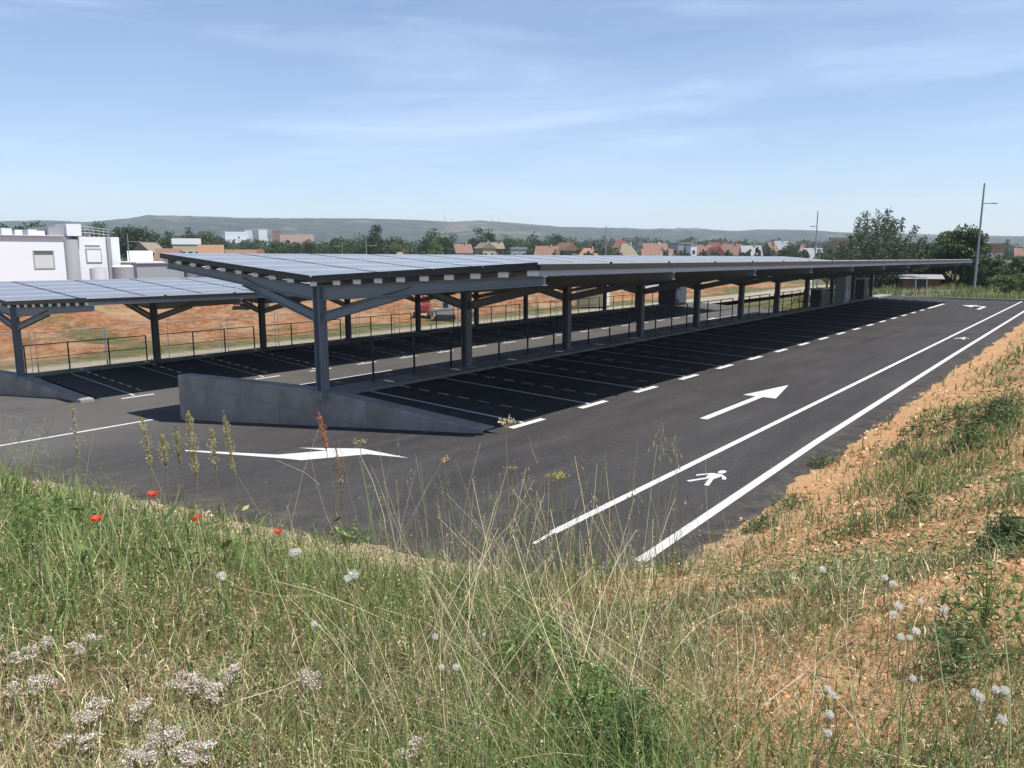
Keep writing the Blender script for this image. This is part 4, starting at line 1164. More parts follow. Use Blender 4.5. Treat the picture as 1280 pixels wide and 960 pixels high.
# machines in the field
def machine(px, py, label, body, s=1.0, rz=0.3, d=None):
    q = G(px, py, -1.9) if d is None else P(px, py, d)
    z = float(field_z(q.x, q.y))
    t = thing('excavator', label, 'excavator', (q.x, q.y, z), rz)
    for sd in (-1, 1):
        m_ = MB().prism_y([(-1.3 * s, .18 * s), (-1.05 * s, 0), (1.05 * s, 0), (1.3 * s, .18 * s), (1.3 * s, .42 * s), (1.1 * s, .6 * s), (-1.1 * s, .6 * s), (-1.3 * s, .42 * s)], (sd * .85 - .22) * s, (sd * .85 + .22) * s)
        m_.build('track', M_RUB, t, local=True)
    MB().box(-1.3 * s, .9 * s, -.85 * s, .85 * s, .75 * s, 1.45 * s).box(-.5 * s, .5 * s, -.4 * s, .4 * s, .5 * s, .748 * s).build('body', body, t, local=True)
    cb = MB().hexa([(-.3 * s, -.8 * s, 1.452 * s), (.85 * s, -.8 * s, 1.452 * s), (.85 * s, .1 * s, 1.452 * s), (-.3 * s, .1 * s, 1.452 * s), (-.3 * s, -.75 * s, 2.5 * s), (.55 * s, -.75 * s, 2.5 * s), (.55 * s, .05 * s, 2.5 * s), (-.3 * s, .05 * s, 2.5 * s)]).build('cab', body, t, local=True)
    MB().box(-.1 * s, .45 * s, -.83 * s, -.802 * s, 1.65 * s, 2.3 * s).build('window', M_PANE, cb, local=True)
    MB().tube([(.8 * s, .4 * s, 1.3 * s), (2.0 * s, .4 * s, 2.9 * s), (3.1 * s, .4 * s, 2.6 * s)], [.2 * s, .17 * s, .14 * s], 6).build('boom', body, t, local=True)
    ar = MB().tube([(3.1 * s, .4 * s, 2.6 * s), (3.4 * s, .4 * s, 1.0 * s)], [.14 * s, .1 * s], 6).build('arm', body, t, local=True)
    MB().prism_y([(3.05 * s, 1.0 * s), (3.75 * s, .95 * s), (3.7 * s, .4 * s), (3.2 * s, .3 * s)], 0.05 * s, .75 * s).build('bucket', M_DKGREY, ar, local=True)
    return t
machine(529, 394, 'red digger on the orange dirt, seen between the near carport columns', M_RED, 0.72, 2.2)
machine(556, 396, 'grey digger beside the red one on the orange dirt', M_GREYP, 0.7, 0.7)
machine(306, 393, 'dark red digger on the mound behind the left carport', M_DKRED, 0.6, 0.4)
q = G(741, 381, -2.0)
ct = thing('site_container', 'beige site container standing in the field beyond both carports', 'container', (q.x, q.y, -2.2), 0.35)
m_ = MB().box(-1.6, 1.6, -1.25, 1.25, 0.1, 2.6); 
for k in range(14): m_.box(-1.55 + k * .23, -1.45 + k * .23, -1.29, -1.252, .2, 2.5)
m_.build('body', M_CREAM, ct, local=True)
MB().box(-1.66, 1.66, -1.31, 1.31, 2.602, 2.72).build('roof', M_PALE, ct, local=True)
MB().box(1.602, 1.63, -.6, .6, .2, 2.3).build('door', M_PALE, ct, local=True)


def car(px, d, label, paint, rz):
    q = P(px, 317, d); z = float(field_z(q.x, q.y)) if q.x < -37 else float(ground_z(q.x, q.y))
    t = thing('parked_car', label, 'car', (q.x, q.y, z), rz)
    MB().prism_y([(-2.1, .35), (2.1, .35), (2.1, .75), (1.2, .88), (-1.9, .92), (-2.1, .8)], -.85, .85).build('body', paint, t, local=True)
    cb = MB().hexa([(-1.7, -.8, .9), (1.0, -.8, .89), (1.0, .8, .89), (-1.7, .8, .9), (-1.3, -.65, 1.42), (.35, -.65, 1.42), (.35, .65, 1.42), (-1.3, .65, 1.42)]).build('cabin', M_PANE, t, local=True)
    MB().box(-1.25, .3, -.62, .62, 1.422, 1.46).build('roof', paint, t, local=True)
    for x in (-1.3, 1.3):
        for y in (-.8, .8): MB().tube([(x, y - .1, .33), (x, y + .1, .33)], .33, 14).build('wheel', M_RUB, t, local=True)
    return t
M_WCAR = mat('white_car_paint', (0.75, 0.75, 0.76), 0.3); M_RCAR = mat('red_car_paint', (0.4, 0.03, 0.03), 0.3)
car(815, 118, 'white parked car glimpsed between far columns, right of the beige container', M_WCAR, 0.6)
car(832, 121, 'red parked car beside the white one glimpsed between far columns', M_RCAR, 0.7)
car(694, 112, 'white van-like car left of the beige container beyond the columns', M_WCAR, 1.2)

# cabinets on the kerb of the near carport
def cabinet(x, y, z, w_, dpt, h, label, m_body, doors=2):
    t = thing('electrical_cabinet', label, 'cabinet', (x, y, z))
    MB().box(x - dpt / 2, x + dpt / 2, y - w_ / 2, y + w_ / 2, z + .1, z + h).box(x - dpt / 2 + .04, x + dpt / 2 - .04, y - w_ / 2 + .04, y + w_ / 2 - .04, z, z + .098).build('body', m_body, t)
    MB().box(x - dpt / 2 - .05, x + dpt / 2 + .05, y - w_ / 2 - .05, y + w_ / 2 + .05, z + h + .002, z + h + .06).build('roof', M_GALV, t)
    for i in range(doors):
        y0 = y - w_ / 2 + .03 + i * (w_ - .06) / doors
        dr = MB().box(x + dpt / 2 + .002, x + dpt / 2 + .022, y0 + .01, y0 + (w_ - .06) / doors - .01, z + .15, z + h - .06).build('door', m_body, t)
        MB().box(x + dpt / 2 + .023, x + dpt / 2 + .05, y0 + .06, y0 + .09, z + h * .5, z + h * .5 + .16).build('handle', M_BLACK, dr)
M_CABG = mat('cabinet_grey', (0.34, 0.37, 0.40), 0.5, 0, 0.05); M_CABD = mat('cabinet_dark', (0.07, 0.085, 0.10), 0.5, 0, 0.05); M_CABT = mat('cabinet_green', (0.06, 0.10, 0.095), 0.5, 0, 0.05)
cabinet(X1 + .05, 53.9, .22, 1.3, .6, 1.7, 'light grey two-door electrical cabinet on the near carport kerb', M_CABG)
cabinet(X1 + .05, 48.8, .22, 1.6, .6, 1.05, 'low dark cabinet left of the light grey cabinet', M_CABD)
cabinet(X1 + .05, 58.6, .22, 1.2, .6, 1.4, 'dark green cabinet right of the light grey cabinet', M_CABT)
cabinet(X2 + .3, 62.0, -.95, 2.2, 1.6, 2.3, 'tall dark slate cabinet at the far end of the left carport', M_CABD)
# white marker post seen through the far columns
q = P(1012, 365, 92); z = float(ground_z(q.x, q.y))
t = thing('marker_post', 'short white marker post seen between the far columns', 'post', (q.x, q.y, z))
MB().tube([(q.x, q.y, z), (q.x, q.y, z + 1.75)], .15, 10).build('post', M_WHITE, t); MB().tube([(q.x, q.y, z + 1.752), (q.x, q.y, z + 1.86)], [.15, .05], 10).build('cap', M_WHITE, t)

# path and kerb lines in the grass beyond the lot
pa = MB()
def far_strip(pts, wd, z, m_):
    s = MB()
    for (a, b) in zip(pts[:-1], pts[1:]):
        s.box(min(a, b), max(a, b), wd[0], wd[1], z - .05, z)
    return s
a0, a1 = G(1106, 371, -0.2), G(1190, 368.5, -0.1)
s = MB(); n = 8
for i in range(n):
    p = a0.lerp(a1, i / n); r_ = a0.lerp(a1, (i + 1) / n); u = Vector((0.15, 1, 0)) * 1.6
    zz = [float(ground_z(v_.x, v_.y)) + .12 for v_ in (p, r_, r_ + u, p + u)]
    s.face([(p.x, p.y, zz[0]), (r_.x, r_.y, zz[1]), (r_.x + u.x, r_.y + u.y, zz[2]), (p.x + u.x, p.y + u.y, zz[3])])
structure(s.build('path', M_KERB))
s = MB()
for i in range(n):
    p = a0.lerp(a1, i / n) + Vector((0, 6.5, 0)); r_ = a0.lerp(a1, (i + 1) / n) + Vector((0, 6.5, 0))
    zz = max(float(ground_z(p.x, p.y)), float(ground_z(r_.x, r_.y)))
    s.hexa([(p.x, p.y, zz - .1), (r_.x, r_.y, zz - .1), (r_.x, r_.y + .3, zz - .1), (p.x, p.y + .3, zz - .1), (p.x, p.y, zz + .32), (r_.x, r_.y, zz + .32), (r_.x, r_.y + .3, zz + .32), (p.x, p.y + .3, zz + .32)])
structure(s.build('kerb', M_KERB))
# ------------------------------------------------------------------ ground cover of the bank
def in_view(n, rmin, rmax, power, rng, half=R(47)):
    """points on the bank in front of the path's viewer, thinning with distance"""
    u = rng.random(n)
    if power == 0: r = rmin * (rmax / rmin) ** u
    else: r = (rmin ** power + u * (rmax ** power - rmin ** power)) ** (1 / power)
    a = (rng.random(n) * 2 - 1) * half
    b = a - YAW
    x, y = np.sin(b) * r, np.cos(b) * r
    d = edge_dist(x, y)
    k = d > 0.02
    return x[k], y[k], r[k], d[k]


def blades(x, y, h, wd, rng, lean=0.5, bend=0.6, colr=None):
    """one curved three-step blade at each point; wind from the left"""
    n = len(x)
    z = bank_z(x, y) - 0.01
    az = rng.random(n) * 6.283
    dx, dy = np.cos(az), np.sin(az)
    l1 = lean * rng.random(n); l2 = l1 + bend * rng.random(n)
    fa = rng.random(n) * 6.283
    wx, wy = np.cos(fa) * wd * .5, np.sin(fa) * wd * .5
    p0 = np.stack([x, y, z], -1)
    p1 = p0 + np.stack([dx * h * .5 * l1, dy * h * .5 * l1, h * .5 * np.ones(n)], -1)
    p2 = p1 + np.stack([dx * h * .5 * l2, dy * h * .5 * l2, h * .5 * (1 - .45 * l2 ** 2).clip(-.2, 1)], -1)
    wv = np.stack([wx, wy, 0 * wx], -1)
    v = np.stack([p0 - wv, p0 + wv, p1 - wv * .8, p1 + wv * .8, p2], 1).reshape(-1, 3)
    i = np.arange(n) * 5
    q = np.stack([i, i + 1, i + 3, i + 2], -1); t = np.stack([i + 2, i + 3, i + 4], -1)
    c = np.repeat(colr, 5, 0)
    c = c.reshape(n, 5, 3)
    return v, q, t, c.reshape(-1, 3)


def palette(cols, n, rng, var=0.22):
    cols = np.array(cols); k = rng.integers(0, len(cols), n)
    return (cols[k] * (1 + var * rng.normal(size=(n, 1))).clip(.5, 1.6)).clip(.003, .9)


def cover(x, y):
    """how thick the greenery stands, 0..1"""
    c, g = zone(x, y); d = edge_dist(x, y)
    n = fbm(x * 0.7, y * 0.7, 81, 3); n2 = fbm(x * 2.5, y * 2.5, 83, 3)
    k = sstep(0.25, 0.62, n * 0.55 + n2 * 0.45)
    k = 0.22 + 0.78 * k
    k = k * (1 - 0.90 * c) * (1 - 0.80 * g)
    left = sstep(-3.0, -5.5, x)
    k = np.maximum(k, left * 0.75 * sstep(1.7, 2.8, d) * (0.6 + 0.4 * n))
    k = k * sstep(0.0, 0.30, d)
    k = k * (1 - 0.8 * sstep(-4.6, -3.4, x) * sstep(2.0, 1.1, d) * sstep(5.5, 7.5, y))
    k = k * (1 - 0.75 * sstep(.55, .2, np.abs(x + 2.35 - 0.12 * (y - 5.5))) * sstep(3.2, 4.2, y) * sstep(12, 9, y))
    # thin grass over the orange patch in the lower right, thick on the far right
    k = k * (1 - 0.62 * np.exp(-((x + 0.75) / .55) ** 2 - ((y - 3.1) / 1.1) ** 2))
    return k


def green_share(x, y):
    """lush on the left and in the hollows, straw-coloured in the middle"""
    n = fbm(x * 0.55 + 9, y * 0.55, 91, 3)
    s = 0.88 + 0.8 * (n - 0.5)
    s = s + 0.25 * sstep(-3, -7, x) - 0.15 * sstep(-3.5, -1.5, x) * sstep(0.5, 3, y)
    s = s - 0.45 * sstep(1.7, 1.0, np.hypot(x + 2.6, y - 0.2)) - 0.2 * (np.hypot(x, y) < 2.4)
    return s.clip(0.08, 0.95)


GREENS = [(0.145, 0.215, 0.058), (0.195, 0.262, 0.074), (0.095, 0.165, 0.050), (0.270, 0.315, 0.120), (0.190, 0.250, 0.115)]
STRAWS = [(0.56, 0.47, 0.28), (0.42, 0.32, 0.18), (0.64, 0.56, 0.37), (0.32, 0.21, 0.11), (0.52, 0.44, 0.24)]

rng = np.random.default_rng(101)
x, y, r, d = in_view(290000, 1.25, 15.0, 0, rng)
k = rng.random(len(x)) < cover(x, y); x, y, r, d = x[k], y[k], r[k], d[k]
gsh = green_share(x, y); isg = rng.random(len(x)) < gsh
hh = (0.04 + 0.15 * rng.random(len(x)) ** 2.2) * (0.45 + 0.85 * fbm(x * 1.1, y * 1.1, 95, 3)) * (0.45 + 0.55 * sstep(0.1, 1.4, d))
ww = np.maximum(0.0034, r * 0.00150) * (0.6 + 0.9 * rng.random(len(x)) ** 2)
for flag, nm, lab, pal in ((isg, 'meadow_grass', 'green wild grass covering the bank', GREENS), (~isg, 'dry_grass', 'straw-coloured dry grass between the green tufts on the bank', STRAWS)):
    cc_ = palette(pal, int(flag.sum()), rng)
    v, q, t, c = blades(x[flag], y[flag], hh[flag], ww[flag], rng, 0.7, 1.1, cc_)
    stuff(npmesh(nm, v, [q, t], M_LEAF if flag is isg else M_DRY, col=c), lab)

# grass further up the right bank
x, y, r, d = in_view(120000, 8, 62, 0, rng, R(36))
tuft = sstep(0.45, 0.57, fbm(x * 0.55, y * 0.55, 85, 3) * 0.5 + fbm(x * 1.7, y * 1.7, 86, 3) * 0.5)
k = (x > -3.5) & (rng.random(len(x)) < 0.04 + 0.85 * tuft * sstep(0.7, 1.5, d)); x, y, r, d = x[k], y[k], r[k], d[k]
cc_ = palette(GREENS[:3] + STRAWS[:2] + GREENS[3:], len(x), rng)
v, q, t, c = blades(x, y, (0.06 + 0.20 * rng.random(len(x))) * (.6 + .7 * tuft[k]), np.maximum(.006, r * 0.0014), rng, 0.6, 0.8, cc_)
stuff(npmesh('meadow_grass', v, [q, t], M_LEAF, col=c), 'patchy grass tufts further along the right bank')

# low leafy weeds on the right bank, thicker up the slope
x, y, r, d = in_view(60000, 6, 50, 0, rng, R(36))
w_ = sstep(0.47, 0.58, fbm(x * 0.6 + 4, y * 0.45, 87, 3) * .55 + fbm(x * 1.9, y * 1.9, 88, 3) * .45 + 0.05 * sstep(1.5, 3.0, d))
k = (x > -3.6) & (rng.random(len(x)) < w_ * sstep(.8, 1.6, d)); x, y, r = x[k], y[k], r[k]
z = bank_z(x, y) + .01 + .20 * rng.random(len(x)) ** 1.4
cc_ = palette(GREENS + [(0.12, 0.15, 0.07), (.17, .19, .09)], len(x), rng)
v, q, c = leaves(np.stack([x, y, z], -1), np.maximum(0.05, r * 0.0055), rng, cc_, 0.6, 0.28)
stuff(npmesh('low_weeds', v, [q], M_LEAF, col=c), 'low leafy weeds in patches on the right bank')
# long arching green grass in drifts
def drift(n, gs, h0, h1, nm, lab, cols, wd=1.0):
    x, y, r, d = in_view(n, 1.3, 13, 0, rng)
    p = sum(a * np.exp(-((x - cx_) / sx_) ** 2 - ((y - cy_) / sy_) ** 2) for (cx_, cy_, sx_, sy_, a) in gs)
    k = (rng.random(len(x)) < p) & (d > .3); x, y, r = x[k], y[k], r[k]
    h = h0 + (h1 - h0) * rng.random(len(x)) ** 1.5
    v, q, t, c = blades(x, y, h, np.maximum(.0035, r * .0014) * wd, rng, .55, 1.0, palette(cols, len(x), rng))
    stuff(npmesh(nm, v, [q, t], M_LEAF, col=c), lab)
drift(72000, [(-1.15, 1.75, .45, .5, .55), (-.75, 1.35, .4, .35, .5), (.55, 2.3, .5, 1.0, .55), (-9, 2.2, 2.2, 1.4, .55), (-3.2, 3.2, 1.0, .9, .22), (-2.2, 2.4, .8, .7, .25), (-5.5, 2.4, 1.6, 1.2, .25)], .16, .50, 'long_grass', 'long arching green grass in drifts over the bank', [GREENS[0], GREENS[1], GREENS[3], (.17, .25, .08)])
drift(30000, [(-2.5, .55, .7, .5, .5), (-3.6, .3, .6, .5, .35), (-.55, 3.2, .6, 1.0, .28), (-1.2, 4.2, .8, .7, .22)], .05, .20, 'dry_grass', 'reddish brown dry grass in drifts', [(.24, .13, .065), (.33, .20, .10), (.19, .10, .05), (.40, .27, .14)], .8)
def edge_clumps(n):
    x, y, r, d = in_view(n, 4, 15, 0, rng)
    p = sstep(.50, .62, fbm(x * 1.0, y * 1.0, 121, 3)) * sstep(.05, .25, d) * (d < 2.4) * (x < -2.5) * .40
    k = rng.random(len(x)) < p; x, y, r = x[k], y[k], r[k]
    v, q, t, c = blades(x, y, .07 + .26 * rng.random(len(x)) ** 1.4, np.maximum(.004, r * .0013), rng, .6, .9, palette(GREENS + STRAWS[:2], len(x), rng))
    stuff(npmesh('long_grass', v, [q, t], M_LEAF, col=c), 'grass clumps breaking the gravel edge of the road')
edge_clumps(72000)
drift(26000, [(-2.2, 1.2, 1.0, .8, .28), (-4.5, 1.8, 1.6, 1.0, .28), (-.9, 2.2, .6, .7, .3), (.4, 2.2, .5, .9, .3), (-7, 2.6, 1.8, 1.2, .25)], .07, .22, 'broad_grass', 'broad bent green grass blades in clumps', [GREENS[0], GREENS[1], (.20, .26, .09), (.10, .16, .05)], 2.3)
drift(30000, [(-13.5, 3.4, 2.2, 1.0, .5), (-8.5, 1.5, 2.0, .9, .35), (-4.6, 1.6, 1.2, .8, .25)], .25, .62, 'long_grass', 'tall loose grass on the left crest', [GREENS[0], GREENS[1], GREENS[3], STRAWS[0]], .9)
# small leaves: clover, vetch, seedlings
x, y, r, d = in_view(145000, 1.25, 12.0, 0, rng)
gs = green_share(x, y)
k = rng.random(len(x)) < cover(x, y) * gs * 1.1; x, y, r = x[k], y[k], r[k]
z = bank_z(x, y) + 0.012 + 0.13 * rng.random(len(x)) ** 1.3 * (0.4 + fbm(x * 1.4, y * 1.4, 97, 3))
cc_ = palette(GREENS + [(0.16, 0.19, 0.05)], len(x), rng)
v, q, c = leaves(np.stack([x, y, z], -1), np.maximum(0.012, r * 0.0034), rng, cc_, 0.75, 0.5)
stuff(npmesh('leafy_ground_cover', v, [q], M_LEAF, col=c), 'small-leaved clover and seedlings between the grasses')

# thatch: brown litter lying flat
x, y, r, d = in_view(110000, 1.25, 9.0, 0, rng)
k = rng.random(len(x)) < 0.25 + 0.75 * cover(x, y); x, y, r = x[k], y[k], r[k]
z = bank_z(x, y) + 0.004 + 0.05 * rng.random(len(x))
cc_ = palette(STRAWS + [(0.16, 0.10, 0.055), (0.20, 0.11, 0.06), (0.13, 0.085, 0.05)], len(x), rng, 0.3)
v, q, c = leaves(np.stack([x, y, z], -1), np.maximum(0.03, r * 0.011), rng, cc_, 0.0, 0.09)
stuff(npmesh('plant_litter', v, [q], M_DRY, col=c), 'dead brown stems and thatch lying on the bank')

# loose clods and gravel
def clods(n, rmin, rmax, zsel, size, cols, name, label, half=R(38)):
    x, y, r, d = in_view(n, rmin, rmax, 0, rng, half)
    cl_, gr_ = zone(x, y); m_ = cl_ if zsel == 0 else gr_
    k = rng.random(len(x)) < m_ * (0.25 + 0.75 * sstep(.42, .6, fbm(x * 1.1, y * 1.1, 99, 3))); x, y, r = x[k], y[k], r[k]
    nn = len(x); s = size * (0.35 + 1.1 * rng.random(nn) ** 2.5) * np.clip(r / 6.5, .45, 2.0) 
    oc = np.array([(1, 0, 0), (0, 1, 0), (-1, 0, 0), (0, -1, 0), (.3, .3, .75), (-.4, .2, .6), (0, -.5, .65), (0, 0, -.6)], float)
    tri = np.array([(0, 1, 4), (1, 2, 5), (2, 3, 6), (3, 0, 6), (0, 4, 6), (1, 5, 4), (2, 6, 5), (4, 5, 6)])
    v = oc[None] * s[:, None, None] * (0.6 + 0.8 * rng.random((nn, 8, 3)))
    a = rng.random(nn) * 6.283; ca, sa = np.cos(a)[:, None], np.sin(a)[:, None]
    vx = v[..., 0] * ca - v[..., 1] * sa; vy = v[..., 0] * sa + v[..., 1] * ca
    z = bank_z(x, y)
    v = np.stack([vx + x[:, None], vy + y[:, None], v[..., 2] * .8 + z[:, None] + .12 * s[:, None]], -1).reshape(-1, 3)
    f = (tri[None] + (np.arange(nn) * 8)[:, None, None]).reshape(-1, 3)
    c = np.repeat(palette(cols, nn, rng, .25), 8, 0)
    return stuff(npmesh(name, v, [f], M_STONE, col=c), label)
clods(70000, 2.0, 34, 0, .022, [(0.37, 0.195, 0.095), (0.28, 0.14, 0.065), (0.42, 0.25, 0.13), (0.20, 0.10, 0.05), (0.46, 0.33, 0.20)], 'soil_clods', 'broken orange clay clods on the right bank')
clods(42000, 3.5, 22, 1, .014, [(0.35, 0.28, 0.19), (0.45, 0.38, 0.29), (0.25, 0.19, 0.13), (0.34, 0.23, 0.14)], 'gravel', 'pale loose gravel along the foot of the bank')

# thin dry and green stalks standing above the grass
def stalk_mass(n, rmin, rmax, hmin, hmax, cols, name, label, msk=None, lean=0.35, width=0.0009):
    x, y, r, d = in_view(n, rmin, rmax, 0, rng)
    k = rng.random(len(x)) < (cover(x, y) if msk is None else msk(x, y)); x, y, r = x[k], y[k], r[k]
    nn = len(x); h = (hmin + (hmax - hmin) * rng.random(nn) ** 2.6) * (0.4 + 0.6 * sstep(0.2, 2.0, edge_dist(x, y)))
    z = bank_z(x, y) - .01
    az = rng.random(nn) * 6.283; l = lean * rng.normal(size=nn)
    S = 5; u = np.linspace(0, 1, S)
    bx_ = np.cos(az) * l; by_ = np.sin(az) * l
    cur = rng.normal(size=nn) * .25
    px_ = x[:, None] + (bx_[:, None] * u + (cur * np.sin(az))[:, None] * u ** 2) * h[:, None]
    py_ = y[:, None] + (by_[:, None] * u - (cur * np.cos(az))[:, None] * u ** 2) * h[:, None]
    pz_ = z[:, None] + h[:, None] * u * (1 - .12 * (l[:, None] * u) ** 2)
    wd = np.maximum(.0016, r * width)[:, None] * (1 - .55 * u)
    # ribbons turned at random
    f = rng.random(nn) * 6.283
    ox, oy = (np.cos(f)[:, None] * wd * .5), (np.sin(f)[:, None] * wd * .5)
    A = np.stack([px_ - ox, py_ - oy, pz_], -1); B = np.stack([px_ + ox, py_ + oy, pz_], -1)
    v = np.stack([A, B], 2).reshape(-1, 3)
    i0 = (np.arange(nn) * S * 2)[:, None] + (np.arange(S - 1) * 2)[None]
    q = np.stack([i0, i0 + 1, i0 + 3, i0 + 2], -1).reshape(-1, 4)
    c = np.repeat(palette(cols, nn, rng), S * 2, 0)
    # small seed heads at the tips
    tip = np.stack([px_[:, -1], py_[:, -1], pz_[:, -1]], -1)
    k2 = rng.random(nn) < .6; tp = tip[k2]; rep = 5
    tp = np.repeat(tp, rep, 0) + rng.normal(size=(len(tp) * rep, 3)) * np.array([.004, .004, .02])
    v2, q2, c2_ = leaves(tp, np.repeat(np.maximum(.008, r[k2] * .0022), rep), rng, np.repeat(palette(cols, int(k2.sum()), rng), rep, 0), .5, .4)
    return stuff(npmesh(name, np.concatenate([v, v2]), [q, q2 + len(v)], M_DRY, col=np.concatenate([c, c2_])), label)
stalk_mass(2000, 1.4, 8, .15, .55, STRAWS + [(0.45, 0.38, 0.27), (0.30, 0.22, 0.16)], 'dry_stalks', 'thin bleached stalks standing over the grass')
stalk_mass(3100, 1.4, 8, .12, .5, GREENS[:3] + [(0.12, 0.14, 0.07)], 'green_stalks', 'thin green flower stalks over the grass')
# pale specks: tiny seed heads, flowers and sunlit leaf flecks put in as colour
x, y, r, d = in_view(31000, 1.3, 9, 0, rng)
k = rng.random(len(x)) < cover(x, y) * 0.6; x, y, r = x[k], y[k], r[k]
z = bank_z(x, y) + .06 + .16 * rng.random(len(x)) ** 1.5
cc_ = palette([(0.62, 0.56, 0.38), (0.52, 0.46, 0.22), (0.70, 0.66, 0.55), (0.45, 0.40, 0.14), (0.40, 0.22, 0.12)], len(x), rng)
v, q, c = leaves(np.stack([x, y, z], -1), np.maximum(.007, r * .0022), rng, cc_, .7, .7)
stuff(npmesh('pale_specks', v, [q], M_LEAF, col=c), 'tiny pale seed heads, yellow flowers and painted sunlit leaf flecks in the grass')
# rough meadow beyond the end of the lot
n_ = 26000
y = 67.6 + 40 * rng.random(n_) ** 1.6; x = -22 + 34 * rng.random(n_) + 0.05 * (y - 67)
m_ = fbm(x * .25, y * .25, 111, 3) > .40; x, y = x[m_], y[m_]; n_ = len(x)
h_ = (.25 + .55 * rng.random(n_)) * (.5 + .8 * fbm(x * .4, y * .4, 112, 3)); z = ground_z(x, y)
az = rng.random(n_) * 6.283; wv = np.stack([np.cos(az) * .06, np.sin(az) * .06, 0 * az], -1); p0 = np.stack([x, y, z], -1)
tp = p0 + np.stack([rng.normal(size=n_) * .12, rng.normal(size=n_) * .12, h_], -1)
v = np.stack([p0 - wv, p0 + wv, tp], 1).reshape(-1, 3)
stuff(npmesh('meadow_grass', v, [np.arange(n_ * 3).reshape(-1, 3)], M_LEAF, col=np.repeat(palette(GREENS + STRAWS[:2] + [(.2, .2, .08)], n_, rng), 3, 0)), 'tall rough grass between the lot end and the trees')
def crest(x, y):
    return 0.9 * np.exp(-((x + 3.1) / 1.0) ** 2 - ((y - 4.2) / 1.0) ** 2)
stalk_mass(11500, 3.0, 8, .30, 1.05, GREENS[:3] + STRAWS[:3] + [(.30, .22, .14), (.22, .19, .10)], 'tall_stalks', 'sparse tall stalks rising from the crest in front of the road', crest, .3, .0009)
def leftcrest(x, y):
    return 0.8 * sstep(-5.5, -8, x) * sstep(1.0, 2.2, edge_dist(x, y))
stalk_mass(3400, 5, 14, .25, .85, GREENS[:3] + [(.30, .27, .14)], 'tall_stalks', 'green stalks rising along the crest at the left', leftcrest, .3, .0009)
# the tangle in the lower middle
def tangle(x, y):
    return np.exp(-((x + 1.6) / .75) ** 2 - ((y - 2.35) / .75) ** 2) * 1.2
stalk_mass(6200, 1.5, 4.5, .20, .75, STRAWS[:3] + [(0.38, 0.30, 0.22), (0.26, 0.19, 0.13)], 'dry_stalks', 'tangle of leaning grey-brown stalks in the lower middle', tangle, .8, .0010)

# ------------------------------------------------------------------ single plants
def stand(px, py, H, tmin=1.2):
    """where a plant of height H stands whose top is seen at px,py"""
    a, b, c = ray(px, py); L = math.hypot(a, b)
    ts = np.arange(tmin, 14, .02) / L
    X, Y, Z = a * ts, b * ts, EYE + c * ts
    k = np.nonzero(Z - bank_z(X, Y, False) < H)[0]
    g_ = np.where((edge_dist(X, Y) > .12), Z - bank_z(X, Y, False), 99)
    i = int(k[0]) if len(k) and edge_dist(X[k[0]], Y[k[0]]) > .1 else int(np.argmin(g_))
    return Vector((X[i], Y[i], float(bank_z(X[i], Y[i])))), Vector((X[i], Y[i], Z[i]))


def colmesh(name, V, Fq, C, m_, parent, off):
    return npmesh(name, np.asarray(V, float) - np.asarray(off), Fq, m_, parent, np.asarray(C))


def stem_part(name, parent, pts, r0, r1, colr, n=5, m_=None):
    """a stem with its own colour attribute"""
    mb = MB().tube(pts, [r0 + (r1 - r0) * i / (len(pts) - 1) for i in range(len(pts))], n)
    o = mb.build(name, m_ or M_DRY, parent)
    a = o.data.attributes.new('col', 'FLOAT_COLOR', 'POINT')
    a.data.foreach_set('color', np.tile(np.array([*colr, 1], np.float32), len(o.data.vertices)))
    return o


pr_ = np.random.default_rng(303)


def dandelion(px, py, size, label, group, H=0.30):
    b, h = stand(px, py, H)
    dist = math.hypot(h.x, h.y)
    t = thing('dandelion', label, 'dandelion', b, 0, group)
    j = Vector((pr_.normal() * .02, pr_.normal() * .02, 0))
    stem_part('stem', t, [b, b.lerp(h, .5) + j, h], .0022, .0016, (0.30, 0.27, 0.15))
    R_ = size * 0.88 * dist / F / 2
    n = 150
    dv = pr_.normal(size=(n, 3)); dv /= np.linalg.norm(dv, axis=1)[:, None]
    V, Q, C = [], [], []
    c0 = np.array(h); side = np.cross(dv, pr_.normal(size=(n, 3))); side /= np.linalg.norm(side, axis=1)[:, None]
    w_ = R_ * .045
    V = np.stack([c0 + dv * R_ * .12 - side * w_ * .3, c0 + dv * R_ * .12 + side * w_ * .3, c0 + dv * R_ + side * w_, c0 + dv * R_ - side * w_], 1).reshape(-1, 3)
    Q = np.arange(n * 4).reshape(-1, 4)
    tv, tq, tcl = leaves(c0 + dv * R_ * (0.9 + .12 * pr_.random((n, 1))), np.full(n, R_ * .30), pr_, np.full((n, 3), .80) * np.array([1, .985, .93]), 0, .45)
    colmesh('seed_head', np.concatenate([V, tv]), [np.concatenate([Q, tq + len(V)])], np.concatenate([np.tile([.85, .82, .75], (len(V), 1)), tcl]), M_FLUFF, t, b)
    return t

